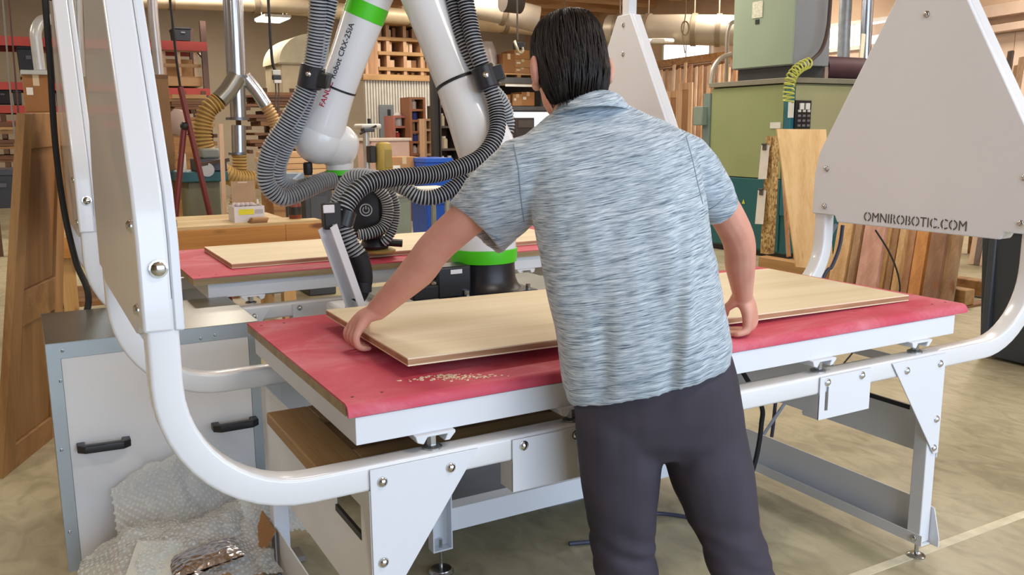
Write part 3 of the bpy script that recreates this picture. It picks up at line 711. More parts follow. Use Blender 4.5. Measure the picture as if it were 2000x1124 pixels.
# right hand: heel on the table edge side, fingers curled under the board's front edge
RK = []
for k in range(4):
    kn = PD(1474-5*k, 621+6*k, 2.455-.018*k); kn.z = .905-.006*k; RK.append(kn)
    chain([RW+RH*(.008-.006*k), (RW+kn)/2+V(.004, -.004, .004), kn], [.020, .0175, .0125], 10, 4)
    md = PD(1462-7*k, 640+3.2*k, 2.44-.018*k); md.z = .881
    ti = PD(1418+3*k, 626+6*k, 2.47-.022*k); ti.z = .8765
    mi = (md+ti)/2; mi.z = .8785
    finger([kn, (kn+md)/2+RH*.006, md, mi, ti], .0115, .0078)
t0 = PD(1432, 592, 2.43); t1 = PD(1419, 603, 2.45); t2 = PD(1417, 614, 2.475)
chain([RW-RH*.01, t0], [.022, .016], 10, 4); finger([t0, t1, t2], .0145, .0105)
# legs core down to the feet
LF, RF = PD(1236, 1410, 1.90), PD(1545, 1455, 1.84); LF.z = RF.z = .05
chain([PD(1215, 770, 1.96), PD(1213, 1000, 1.95), LF+V(0,0,.05)], [.08, .055, .04], 12)
chain([PD(1365, 760, 1.96), PD(1400, 1000, 1.92), RF+V(0,0,.05)], [.08, .055, .04], 12)
def skinmat():
    m, nt, b = newmat('skin'); n = N(nt, 'ShaderNodeTexNoise'); n.inputs['Scale'].default_value = 9; n.inputs['Detail'].default_value = 5
    nt.links.new(coords(nt), n.inputs['Vector']); nt.links.new(ramp(nt, n.outputs['Fac'], [(.3, '#c98a78'), (.55, '#d49a85'), (.75, '#dba690')]), b.inputs['Base Color'])
    b.inputs['Roughness'].default_value = .5; b.inputs['Subsurface Weight'].default_value = .08; b.inputs['Subsurface Radius'].default_value = (.012, .004, .002)
    return m
SKIN = skinmat()
vs, fs = remesh(SK, .0042, 5)
body = mkobj('body', vs, fs, [], SKIN, per, smooth=180)
# nails
for k, kn in enumerate(RK):
    pass
# eyes
for s in (-1, 1):
    MB().ball(H(.032*s, .082, .008), .012, seg=12).build('eye', mat('#e8e4de', .2), per)
    MB().ball(H(.032*s, .092, .008), .0045, seg=10).build('iris', mat('#3a2a1c', .2), per)
# ---- hair
HR = MB()
lv = [(.128, .01, .012, -.012), (.122, .042, .05, -.012), (.105, .068, .083, -.012), (.075, .085, .104, -.010), (.035, .0915, .108, -.014), (0, .092, .098, -.026),
      (-.035, .088, .083, -.042), (-.065, .081, .066, -.05), (-.09, .073, .052, -.05), (-.105, .06, .035, -.048)]
lv = [(z_, rx_*.945, ry_, oy_) for z_, rx_, ry_, oy_ in lv]
HR.loft([[H(rx*cos(2*pi*k/32), oy+ry*sin(2*pi*k/32), z) for k in range(32)] for z, rx, ry, oy in lv])
random.seed(11)
def hsurf(th, z):
    for i in range(len(lv)-1):
        if lv[i][0] >= z >= lv[i+1][0]:
            f = (lv[i][0]-z)/(lv[i][0]-lv[i+1][0]); a = [p+(q-p)*f for p, q in zip(lv[i], lv[i+1])]
            return V(a[1]*cos(th), a[3]+a[2]*sin(th), z)
    a = lv[-1]; return V(a[1]*cos(th), a[3]+a[2]*sin(th), z)
ST = MB()
for k in range(1500):
    th = random.uniform(0, 2*pi); back = sin(th) < .25
    z0 = min(.1275, random.uniform(-.06, .15)) if back else min(.1275, random.uniform(.05, .15))
    zend = max(random.uniform(-.122, -.108) if back else .035, z0-random.uniform(.05, .12))
    sw = random.uniform(-.10, .10); P = []; lf = random.uniform(.0005, .0028)
    for i in range(6):
        f = i/5; z = z0+(zend-z0)*f
        p = hsurf(th+sw*f, z); n = V(p.x, p.y+.02, p.z*.4).normalized()
        p = p+n*(lf*sin(f*pi)+(.0022 if i == 5 else 0)+.0006); P.append(HC+HM @ p)
    r = random.uniform(.0012, .0026)
    ST.tube(P, [r*.6, r, r, r*.9, r*.6, r*.12], 4)
hm, nt, bs = newmat('dark_hair')
n_ = N(nt, 'ShaderNodeTexNoise'); n_.inputs['Scale'].default_value = 60; nt.links.new(coords(nt, (1, 1, .12)), n_.inputs['Vector'])
nt.links.new(ramp(nt, n_.outputs['Fac'], [(.35, '#0d0909'), (.7, '#211713')]), bs.inputs['Base Color']); bs.inputs['Roughness'].default_value = .5; bs.inputs['Specular IOR Level'].default_value = .3
hb_, nt, bs = newmat('hair_base'); bs.inputs['Base Color'].default_value = lin('#120d0c'); bs.inputs['Roughness'].default_value = .9; bs.inputs['Specular IOR Level'].default_value = .1
ho = HR.build('hair', hb_, per, smooth=180); ST.build('hair_strands', hm, ho, smooth=180)
# ---- shirt
S = MB()
RG = [((1108, 782), (1427, 702), 1.955, .135), ((1097, 742), (1428, 674), 1.955, .14), ((1088, 672), (1414, 612), 1.965, .138), ((1072, 592), (1402, 542), 1.99, .133),
      ((1056, 512), (1390, 472), 2.02, .128), ((1040, 430), (1379, 400), 2.05, .126), ((1024, 362), (1368, 336), 2.08, .122), ((1010, 312), (1358, 292), 2.1, .116),
      ((1012, 276), (1340, 262), 2.115, .104), ((1035, 252), (1302, 240), 2.125, .09), ((1066, 230), (1250, 220), 2.135, .076), ((1090, 214), (1212, 206), 2.145, .066)]
inner = [((1126, 775), (1409, 701), 1.955, .115), ((1132, 735), (1400, 668), 1.955, .108)]
rings = [ringLR(*r, 2.4) for r in inner[::-1]]+[ringLR(*r, 2.4, -(0, 0, 0, .05, .18, .32)[max(0, i-6)]) for i, r in enumerate(RG)]
S.loft(rings)
def sleeve(cs, rr, inn, tilt=0):
    P = [PD(*c) for c in cs]; rings = []
    for i, p in enumerate(P):
        d_ = (P[min(i+1, len(P)-1)]-P[max(i-1, 0)]).normalized(); a_ = d_.cross(FH).normalized(); b_ = a_.cross(d_)
        if i >= len(P)-2: d_ = (d_-FH*tilt*(.5 if i == len(P)-2 else 1)).normalized(); a_ = d_.cross(FH).normalized(); b_ = a_.cross(d_)
        rings.append(oval(p, a_*rr[i][0], b_*rr[i][1], 24))
    d_ = ((P[-1]-P[-2]).normalized()-FH*tilt).normalized(); a_ = d_.cross(FH).normalized(); b_ = a_.cross(d_)
    rings.append(oval(P[-1]-d_*.004, a_*(rr[-1][0]-.016), b_*(rr[-1][1]-.016), 24)); rings.append(oval(P[-1]-d_*inn, a_*(rr[-1][0]-.024), b_*(rr[-1][1]-.024), 24))
    S.loft(rings)
sleeve([(1085, 320, 2.09), (1030, 345, 2.105), (985, 385, 2.12), (954, 420, 2.135), (926, 449, 2.15)], [(.085, .085), (.1, .095), (.098, .09), (.094, .085), (.092, .082)], .07, .55)
sleeve([(1300, 290, 2.1), (1335, 312, 2.125), (1362, 345, 2.15), (1387, 382, 2.18), (1404, 408, 2.2)], [(.055, .06), (.068, .07), (.066, .07), (.06, .066), (.0555, .062)], .04)
fold_c = PD(1240, 500, 2.0)
def shirt_disp(v, n):
    u = (v-fold_c).dot(RH); z = v.z-fold_c.z
    back = max(0, -n.dot(FH))
    low = min(1, max(0, (.28-z)/.35))
    d_ = 0
    # vertical drape folds radiating from the shoulders, stronger to the hem
    d_ += low*back*.015*noise.noise(V(u*8.5+z*1.5, z*1.3, 3))
    d_ += low*back*.009*noise.noise(V(u*19+z*3.2, z*2.2, 9))
    # long fold on the right of the back
    d_ += .006*back*math.exp(-((u-.105-.10*z)/.012)**2)*min(1, max(0, (.2-z)/.2))
    d_ -= .006*back*math.exp(-((u-.085-.10*z)/.016)**2)*min(1, max(0, (.2-z)/.2))
    # left side creases under the arm
    d_ -= .013*back*math.exp(-((u+.085-.02*z)/.022)**2)*min(1, max(0, (.05-z)/.2))
    d_ += .004*noise.noise(V(v.x*14, v.y*14, v.z*14))
    d_ += .0025*noise.noise(V(u*26, z*26, v.y*20))*(1 if abs(u) > .16 else .3)
    return d_
def shirtmat():
    m, nt, b = newmat('heather_knit')
    vec = coords(nt, (1, 1, 1), (0, radians(13), YAW))
    mp = N(nt, 'ShaderNodeMapping'); mp.inputs['Scale'].default_value = (20, 20, 430); nt.links.new(vec, mp.inputs[0])
    n1 = N(nt, 'ShaderNodeTexNoise'); n1.inputs['Scale'].default_value = 1; n1.inputs['Detail'].default_value = 3; n1.inputs['Roughness'].default_value = .6; nt.links.new(mp.outputs[0], n1.inputs['Vector'])
    mp2 = N(nt, 'ShaderNodeMapping'); mp2.inputs['Scale'].default_value = (46, 46, 900); nt.links.new(vec, mp2.inputs[0])
    n2 = N(nt, 'ShaderNodeTexNoise'); n2.inputs['Scale'].default_value = 1; n2.inputs['Detail'].default_value = 2; nt.links.new(mp2.outputs[0], n2.inputs['Vector'])
    mx = N(nt, 'ShaderNodeMath', operation='MULTIPLY_ADD'); nt.links.new(n2.outputs['Fac'], mx.inputs[0]); mx.inputs[1].default_value = .5; nt.links.new(n1.outputs['Fac'], mx.inputs[2])
    c = ramp(nt, mx.outputs[0], [(.55, '#55626e'), (.66, '#8898a5'), (.80, '#abb8c2'), (.94, '#cbd5db')])
    nt.links.new(c, b.inputs['Base Color']); b.inputs['Roughness'].default_value = .85; b.inputs['Sheen Weight'].default_value = .25
    bump(nt, b, mx.outputs[0], .25, .002); return m
SHIRT = shirtmat()
vs, fs = remesh(S, .0065, 7, shirt_disp)
sh = mkobj('polo_shirt', vs, fs, [], SHIRT, per, smooth=180)
# collar: folded band
CB = MB(); rings = []
for (pl, pr_, D_, b) in (((1100, 222), (1204, 214), 2.13, .062), ((1098, 203), (1206, 195), 2.14, .066), ((1094, 198), (1211, 190), 2.14, .072), ((1086, 208), (1220, 199), 2.13, .084), ((1072, 232), (1236, 222), 2.115, .098), ((1076, 234), (1232, 224), 2.117, .094)):
    rings.append(ringLR(pl, pr_, D_, b, 2.0, -.22 if pl[1] > 225 else -.3))
CB.loft(rings, caps=False, closed=True)
vs, fs = CB.v, CB.f
co = CB.build('collar', SHIRT, sh, smooth=180, sub=1)
# seams
SEAM = mat('#7e8d99', .9)
def on_shirt(pts, name, r=.0016, off=.0):
    bvh = None
    return MB().tube(smooth_path(pts, 6), r, 6).build(name, SEAM, sh)
from mathutils.bvhtree import BVHTree
svs = [v.co+Vector(per['wl']) for v in sh.data.vertices]; bv = BVHTree.FromPolygons(svs, [tuple(p.vertices) for p in sh.data.polygons])
def cast(px, py):
    d_ = ray(px, py).normalized(); h = bv.ray_cast(CAMP, d_)
    return h[0]-d_*.0005 if h[0] else None
def seam(pp):
    q = []
    for i in range(len(pp)-1):
        for k in range(8):
            f = k/8; c = cast(pp[i][0]+(pp[i+1][0]-pp[i][0])*f, pp[i][1]+(pp[i+1][1]-pp[i][1])*f)
            if c: q.append(c)
    if len(q) > 3: MB().tube(q, .0013, 5).build('seam', SEAM, sh)
seam([(1003, 282), (1013, 330), (1018, 390), (1024, 440)]); seam([(1340, 268), (1352, 310), (1363, 360), (1374, 405)])
seam([(1112, 764), (1180, 757), (1270, 738), (1350, 712), (1400, 694)])
seam([(882, 404), (912, 430), (950, 455), (980, 470)]); seam([(1370, 418), (1398, 402), (1424, 378)])
# ---- trousers
T = MB()
T.loft([ringLR(*r, 2.3) for r in (((1122, 720), (1418, 672), 1.955, .11), ((1116, 765), (1438, 735), 1.95, .118), ((1120, 810), (1450, 800), 1.945, .115), ((1130, 850), (1455, 850), 1.94, .10), ((1160, 885), (1430, 885), 1.94, .07))])
def leg(rows):
    rings = []
    for (l, r, py, D_, q) in rows:
        a_ = PD(l, py, D_); b_ = PD(r, py, D_); rings.append(oval((a_+b_)/2, (b_-a_)/2, FH*(b_-a_).length/2*q, 24, 2.2))
    T.loft(rings)
leg([(1122, 1290, 770, 1.95, .95), (1121, 1298, 830, 1.945, 1.0), (1130, 1292, 900, 1.94, 1.0), (1140, 1284, 960, 1.94, .98), (1149, 1279, 1020, 1.94, .98), (1152, 1277, 1070, 1.94, .98), (1160, 1284, 1124, 1.935, .98), (1168, 1296, 1230, 1.92, 1), (1172, 1304, 1350, 1.905, 1.05), (1174, 1306, 1400, 1.90, 1.05)])
leg([(1290, 1440, 760, 1.955, .95), (1298, 1452, 830, 1.95, 1.0), (1299, 1469, 900, 1.945, .95), (1318, 1477, 960, 1.94, .9), (1345, 1484, 1020, 1.93, .9), (1370, 1500, 1070, 1.915, .9), (1386, 1514, 1124, 1.90, .95), (1430, 1555, 1230, 1.875, 1), (1470, 1602, 1370, 1.85, 1.05), (1478, 1612, 1430, 1.845, 1.05)])
def pant_disp(v, n):
    u = (v-fold_c).dot(RH); z = v.z
    d_ = .004*noise.noise(V(u*9, v.y*9, z*4))+.003*noise.noise(V(u*18, v.y*18, z*12))
    k = math.exp(-((z-.47)/.07)**2)
    d_ += k*.009*noise.noise(V(u*7, v.y*7, z*34+u*9)); return d_
vs, fs = remesh(T, .0075, 6, pant_disp)
pm_, nt, bs = newmat('dark_twill'); n_ = N(nt, 'ShaderNodeTexNoise'); n_.inputs['Scale'].default_value = 5; nt.links.new(coords(nt), n_.inputs['Vector'])
nt.links.new(ramp(nt, n_.outputs['Fac'], [(.3, '#302c36'), (.7, '#3d3844')]), bs.inputs['Base Color']); bs.inputs['Roughness'].default_value = .8
mkobj('trousers', vs, fs, [], pm_, per, smooth=180)
# ---- shoes
for F in (LF, RF):
    m = MB(); rr = [(-.09, .03, .05, .035), (-.07, .037, .07, .04), (-.02, .036, .085, .045), (.05, .043, .06, .035), (.12, .048, .045, .03), (.17, .042, .035, .024), (.195, .022, .022, .016)]
    m.loft([oval(V(F.x, F.y, 0)+FH*y+V(0,0,h*.55+.004), RH*w, V(0,0,1)*h*.55, 20, 2.6) for y, w, h, q in rr])
    m.build('shoe', mat('#2a2826', .6), per, smooth=60)
# ================================================================ FOREGROUND THINGS
A = lambda x, y, Y: at(x, y, 'Y', Y)
ORD = ['first', 'second', 'third', 'fourth', 'fifth', 'sixth', 'seventh', 'eighth', 'ninth', 'tenth', 'eleventh', 'twelfth', 'thirteenth', 'fourteenth', 'fifteenth', 'sixteenth', 'seventeenth', 'eighteenth', 'nineteenth', 'twentieth']
# leaning frame door at the far left
t = thing('wooden_door', 'tall brown wooden door leaning upright left of the galvanised cabinet', 'door', (-.66, 2.64, 0))
BL, BR, TL, TR = V(-.772, 2.39, 0), V(-.53, 2.93, 0), V(-.545, 2.58, 1.535), V(-.362, 3.12, 1.55)
def dq(u0, u1, v0, v1, off0, off1, name, mats, par):
    def P(u, v): return (BL*(1-u)+BR*u)*(1-v)+(TL*(1-u)+TR*u)*v
    nn = (BR-BL).cross(TL-BL).normalized()
    if nn.dot(CAMP-BL) < 0: nn = -nn
    m = MB(); c = [P(u0, v0), P(u1, v0), P(u1, v1), P(u0, v1)]
    m.add([p+nn*off0 for p in c]+[p+nn*off1 for p in c], [(3,2,1,0),(4,5,6,7),(0,1,5,4),(1,2,6,5),(2,3,7,6),(3,0,4,7)]); return m.build(name, mats, par, .002)
DZ = wood('#a97f4e', '#8a6236', 'Z', .8); DXm = wood('#a67c4c', '#8a6236', 'X', .8)
dq(0, .18, .0, 1, -.018, .018, 'stile', DZ, t); dq(.82, 1, .0, 1, -.018, .018, 'stile', DZ, t)
dq(.181, .819, .9, 1, -.018, .018, 'rail', DXm, t); dq(.181, .819, .40, .5, -.018, .018, 'rail', DXm, t); dq(.181, .819, .0, .07, -.018, .018, 'rail', DXm, t)
dq(.182, .818, .501, .899, -.008, .004, 'panel', wood('#9b7043', '#7d5630', 'Z', .7), t); dq(.182, .818, .071, .399, -.008, .004, 'panel', wood('#a0774a', '#83602f', 'Z', .7), t)
# hanging black cable
tag(MB().tube(smooth_path([V(-.75, 2.35, 4.2), A(80, -120, 2.32), A(88, 0, 2.3), A(98, 130, 2.28), A(108, 280, 2.25), A(125, 410, 2.22), A(148, 510, 2.1), A(173, 590, 1.97), V(-.47, 1.93, .55), V(-.45, 1.96, .02)], 10), .0125, 10).build('power_cable', RUBBER), 'thick black cable hanging down at the far left behind the cabinet', 'cable')
# cables at the right cell end
tag(MB().tube(smooth_path([A(1634, 438, .98), A(1622, 462, .99), A(1612, 500, 1.0), A(1603, 540, 1.0), V(A(1600, 560, 1.0).x, 1.02, .4), V(2.3, 1.05, .02)]), .008, 8).build('gray_cable', mat('#6d7584', .5)), 'gray cable bending along the right rear upright', 'cable')
tag(MB().tube(smooth_path([A(1646, 440, 1.03), A(1640, 480, 1.03), A(1625, 520, 1.03), A(1606, 545, 1.03), V(2.42, 1.04, .4), V(2.4, 1.07, .02)]), .0085, 8).build('black_cable', mat('#23243a', .5)), 'dark blue cable beside the gray one at the right rear upright', 'cable')
tag(MB().tube(smooth_path([A(1710, 450, 1.2), A(1735, 490, 1.2), A(1752, 530, 1.2), A(1757, 570, 1.2), V(A(1757, 570, 1.2).x, 1.25, .5), V(2.8, 1.25, .02)]), .0045, 8).build('thin_cable', RUBBER), 'thin black wire hanging before the leaning lumber on the right', 'cable')
# cable under the table near the man's right leg, and floor cables
tag(MB().tube(smooth_path([V(1.64, .52, .60), A(1486, 790, .5), A(1487, 830, .5), A(1480, 880, .5), A(1468, 925, .5), V(1.62, .48, .06), V(1.5, .5, .011)]), .009, 8).build('table_cable', RUBBER), 'black cable drooping under the near table right of the man', 'cable')
tag(MB().tube(smooth_path([V(1.52, .60, .009), V(1.42, .70, .009), V(1.3, .70, .009), V(1.15, .62, .009), V(1.0, .66, .009)]), .008, 8).build('floor_cable', mat('#3a3c50', .5)), 'dark cable lying on the floor between the man\'s legs', 'cable')
tag(MB().tube(smooth_path([V(1.55, .92, .007), V(1.4, .98, .007), V(1.2, .96, .007), V(1.0, .99, .007)]), .006, 8).build('floor_cable', mat('#7b7d84', .5)), 'thin gray cable on the floor behind the man\'s legs', 'cable')
# ---- bubble wrap and carton heap in front of the cabinet
KR = mat('#b58a5e', .85, 0, .08, 5); KRD = mat('#9a7046', .85, 0, .08, 5)
t = thing('cardboard_box', 'open brown cardboard box stuffed with bubble wrap beside the white cabinet', 'box', (-.22, 1.05, 0))
x0, x1, y0, y1, zt = -.42, -.02, .86, 1.22, .13
for a in ((x0, y0, x1, y0+.005), (x0, y1-.005, x1, y1), (x0, y0+.005, x0+.005, y1-.005), (x1-.005, y0+.005, x1, y1-.005)):
    MB().box((a[0], a[1], 0), (a[2], a[3], zt)).build('side', KR, t)
MB().box((x0+.006, y0+.006, 0), (x1-.006, y1-.006, .004)).build('bottom', KRD, t)
MB().bar((x1, 1.02, zt), (x1+.05, 1.02, zt+.075), .30, .005, V(1, 0, -.3)).build('flap', KRD, t)
MB().bar((-.30, y1, zt), (-.33, y1+.03, zt+.10), .12, .005, V(0, 1, 0)).build('flap', KRD, t)
def bubblem():
    m, nt, b = newmat('clear_film'); b.inputs['Base Color'].default_value = lin('#dfe3e0'); b.inputs['Roughness'].default_value = .18
    b.inputs['Transmission Weight'].default_value = .0; b.inputs['IOR'].default_value = 1.3
    tr = N(nt, 'ShaderNodeBsdfTransparent'); mx = N(nt, 'ShaderNodeMixShader'); mx.inputs[0].default_value = .5
    nt.links.new(tr.outputs[0], mx.inputs[1]); nt.links.new(b.outputs[0], mx.inputs[2]); nt.links.new(mx.outputs[0], nt.nodes['Material Output'].inputs[0])
    return m
FILM = bubblem()
def film(label, cx, cy, wx, wy, zf, seed, nx=46, ny=46, bub=True, rot=0):
    """crumpled bubble sheet: grid surface with folds"""
    M2 = Matrix.Rotation(rot, 3, 'Z'); pts = []
    for j in range(ny+1):
        for i in range(nx+1):
            u = i/nx*2-1; v = j/ny*2-1
            x = u*wx; y = v*wy
            q = V(x*6+seed, y*6, seed)
            h = zf(u, v)+.04*noise.noise(q)+.03*abs(noise.noise(q*2.3))+.014*abs(noise.noise(q*4.7))
            p = M2 @ V(x+.02*noise.noise(q*1.7+V(9,0,0)), y+.02*noise.noise(q*1.7+V(0,9,0)), 0)
            pts.append(V(cx+p.x, cy+p.y, max(.006, h)))
    m = MB(); m.v = pts
    for j in range(ny):
        for i in range(nx):
            a = j*(nx+1)+i; m.face((a, a+1, a+nx+2, a+nx+1))
    o = m.build('bubble_wrap', FILM, None, smooth=60); tag(o, label, 'bubble wrap', 'crumpled bubble wrap')
    if bub:
        me = o.data; bm_ = MB(); w = Vector(o['wl']); k = 0
        for j in range(0, ny, 1):
            for i in range((j % 2), nx, 2):
                a = pts[j*(nx+1)+i]; b = pts[j*(nx+1)+i+1]; c = pts[(j+1)*(nx+1)+i]
                n = (b-a).cross(c-a)
                if n.length < 1e-9: continue
                n.normalize(); n = n if n.z > 0 else -n
                u = (b-a).normalized(); w2 = n.cross(u); r = .0068
                ring = [a+(u*cos(2*pi*q/6)+w2*sin(2*pi*q/6))*r for q in range(6)]; ring2 = [a+n*.0025+(u*cos(2*pi*q/6)+w2*sin(2*pi*q/6))*r*.6 for q in range(6)]
                n0 = len(bm_.v); bm_.v += ring+ring2
                for q in range(6): bm_.face((n0+q, n0+(q+1) % 6, n0+6+(q+1) % 6, n0+6+q))
                bm_.face([n0+6+q for q in range(6)])
        bo = bm_.build('bubbles', FILM, o, smooth=60); bo['kind'] = 'stuff'
    return o
film('crumpled clear bubble wrap spilling over the front of the open cardboard box', -.25, .98, .27, .22, lambda u, v: .165+.05*(1-u*u)*(1-v*v)-.15*max(0, -u-.45)-.04*max(0, -v), 3.1)
film('bubble wrap standing up highest against the white cabinet door', -.20, 1.235, .20, .07, lambda u, v: .19+.06*(1-u*u)+.08*v, 7.7, 46, 18)
film('bubble wrap hanging down in front of the rear leg, right of the box', .075, 1.04, .10, .08, lambda u, v: .21+.05*v-.03*u*u, 12.3, 26, 20)
# silver foil packet
def foil():
    m, nt, b = newmat('foil'); b.inputs['Metallic'].default_value = 1; b.inputs['Roughness'].default_value = .2; b.inputs['Base Color'].default_value = lin('#c9c3c2')
    n = N(nt, 'ShaderNodeTexVoronoi'); n.inputs['Scale'].default_value = 40; nt.links.new(coords(nt, (1, 1.6, 1)), n.inputs['Vector']); bump(nt, b, n.outputs['Distance'], .5, .008); return m
m = MB(); nn = 22; P0 = V(-.13, .90, .155)
for j in range(nn+1):
    for i in range(nn+1):
        u = i/nn*2-1; v = j/nn*2-1
        m.v.append(V(-.19+u*.10, .835+v*.07, .19+.022*(1-u**4)*(1-v**4)+.004*noise.noise(V(u*7, v*7, 2))+u*.012))
for j in range(nn):
    for i in range(nn): a = j*(nn+1)+i; m.face((a, a+1, a+nn+2, a+nn+1))
k = len(m.v)
m.v += [V(v.x, v.y, v.z-.004-.006*(1-((v.x+.19)/.10)**2)) for v in m.v[:k]]
for j in range(nn):
    for i in range(nn): a = k+j*(nn+1)+i; m.face((a, a+nn+1, a+nn+2, a+1))
tag(m.build('foil_packet', foil(), None), 'shiny silver foil packet lying on the bubble wrap in the box', 'packet')
# pale card sheet on top of the heap
m = MB(); m.add([V(-.43, .80, .17), V(-.22, .78, .165), V(-.24, .96, .20), V(-.36, 1.0, .215)], [(0, 1, 2, 3)]); m.add([v-V(0,0,.003) for v in m.v[:4]], [(3, 2, 1, 0)])
for a in range(4): m.face((a, (a+1) % 4, 4+(a+1) % 4, 4+a))
tag(m.build('foam_sheet', mat('#c4c4ba', .6), None), 'flat pale foam sheet on the lower left of the bubble wrap heap', 'sheet')
# bracket with blue reflective clip beside the rear leg
t = thing('cable_bracket', 'small gray bracket with a shiny blue clip on the floor behind the near left leg', 'bracket', (.10, 1.06, 0))
MB().box((.04, 1.02, 0), (.16, 1.10, .02)).build('base', mat('#8a8078', .6), t, .002)
MB().bar((.07, 1.05, .02), (.085, 1.05, .13), .022, .006, V(0, 1, 0)).build('clip', mat('#5f9bd0', .2, .6), t, .001)
MB().tube(smooth_path([V(.0, 1.04, .0), V(.035, 1.04, .1), V(.07, 1.05, .135), V(.11, 1.07, .12)]), .006, 8).build('cable', RUBBER, t)
# ================================================================ BACKGROUND WORKSHOP
def rect(px0, px1, py0, py1, Y):
    c = (py0+py1)/2; a = at(px0, c, 'Y', Y).x; b = at(px1, c, 'Y', Y).x; m_ = (px0+px1)/2
    return a, b, at(m_, py1, 'Y', Y).z, at(m_, py0, 'Y', Y).z
def bxr(px0, px1, py0, py1, Y, dep, mb=None):
    a, b, z0, z1 = rect(px0, px1, py0, py1, Y); return (mb or MB()).box((a, Y, z0), (b, Y+dep, z1))
TAPE = mat('#c9b28c', .4); KRB = [mat('#a9784a', .85, 0, .08, 5), mat('#b08458', .85, 0, .08, 5), mat('#96683f', .85, 0, .08, 5)]
def carton(label, px0, px1, py0, py1, Y, dep=.4, k=0, group=None, lab=True):
    a, b, z0, z1 = rect(px0, px1, py0, py1, Y)
    t = thing('cardboard_box', label, 'box', ((a+b)/2, Y+dep/2, z0), group)
    MB().box((a, Y, z0), (b, Y+dep, z1)).build('carton', KRB[k % 3], t, .004)
    MB().box(((a+b)/2-.03, Y-.002, z1-(z1-z0)*.3), ((a+b)/2+.03, Y+dep*.5, z1+.002)).build('tape', TAPE, t)
    if lab: MB().box((a+(b-a)*.1, Y-.002, z0+(z1-z0)*.45), (a+(b-a)*.35, Y-.0005, z0+(z1-z0)*.65)).build('label_sticker', mat('#e3ded4', .6), t)
    return t
def bin_(label, px0, px1, py0, py1, Y, dep=.4, c='#1b1c20', group=None, grp='plastic storage bins'):
    a, b, z0, z1 = rect(px0, px1, py0, py1, Y); h = z1-z0; w = b-a
    t = thing('storage_bin', label, 'bin', ((a+b)/2, Y+dep/2, z0), grp)
    m = MB(); m.loft([[V((a+b)/2+s*w*f/2, Y+dep/2+q*dep*f/2, z) for s, q in ((-1,-1),(1,-1),(1,1),(-1,1))] for f, z in ((.86, z0), (.95, z0+h*.85))]); m.build('tub', mat(c, .45), t, .004)
    MB().box((a, Y, z0+h*.85), (b, Y+dep, z1)).build('lid', mat(c, .4), t, .006)
    MB().box(((a+b)/2-w*.12, Y-.006, z0+h*.55), ((a+b)/2+w*.12, Y+.03, z0+h*.66)).build('handle', mat('#5c5e64', .5), t)
    return t
def planks(label, p0, p1, w, th, n, mats, group): pass
REDB = mat('#a0392f', .5, .1, .1); ORNG = mat('#b8563f', .5, .1, .1); BLUEU = mat('#5a4238', .5, .2)
BRW = [wood('#8a5f38', '#5f3d22', 'X', 1), wood('#a97c4b', '#7d5630', 'X', 1), wood('#c39a66', '#9a7244', 'X', 1), wood('#744a2a', '#523319', 'X', 1)]
BZ = [wood('#d3aa84', '#b78a64', 'Z', 1), wood('#e3c09c', '#caa078', 'Z', 1), wood('#bd9068', '#9a6e4a', 'Z', 1), wood('#e8cbae', '#d0aa86', 'Z', 1)]
PINE = wood('#d6ad72', '#b98848', 'X', .8, knots=True); PINEZ = wood('#d9b27a', '#c0924f', 'Z', .6, knots=True)
# ---- pallet racks along the left
def rack(label, px0, px1, lv, Y, dep, ztop, beam=REDB, up=BLUEU, group='red pallet racks'):
    a = at(px0, 150, 'Y', Y).x; b = at(px1, 150, 'Y', Y).x
    t = thing('pallet_rack', label, 'rack', ((a+b)/2, Y+dep/2, 0), group)
    for x in (a, b):
        for y in (Y, Y+dep): MB().box((x-.04, y-.04, 0), (x+.04, y+.04, ztop)).build('upright', up, t)
        for k in range(4): MB().bar((x, Y, .4+k*.7), (x, Y+dep, .7+k*.7), .03, .03).build('brace', up, t)
    out = []
    for py, th in lv:
        z = at((px0+px1)/2, py, 'Y', Y).z
        for y in (Y-.045, Y+dep+.005): MB().box((a-.04, y, z-th), (b+.04, y+.04, z)).build('beam', beam, t)
        MB().box((a+.041, Y, z-.03), (b-.041, Y+dep, z-.005)).build('deck', BRW[3], t); out.append(z)
    return out
YR = 12.0
zl = rack('red beamed pallet rack at the far left behind the leaning door', -140, 118, [(70, .12), (160, .1), (206, .1), (236, .1)], YR, 1.0, 3.1)
zr = rack('red beamed pallet rack behind the metal duct pipe', 262, 402, [(80, .13), (172, .1), (300, .1)], YR, 1.0, 3.05)
bin_('black storage bin alone on top of the rack by the duct', 341, 374, 53, 79, YR+.2, .5)
bin_('large black storage bin under the top beam of the far left rack', 34, 78, 86, 152, YR+.1, .6)
bin_('black storage bin low on the far left rack, at the frame edge', -12, 22, 172, 203, YR+.05, .5)
bin_('small dark bin beside it on the far left rack, next to the carton', 25, 43, 176, 204, YR+.05, .5, '#3a3c44')
bin_('dark gray storage chest on the floor at the left edge', -20, 34, 332, 408, 6.6, .6, '#3d4148')
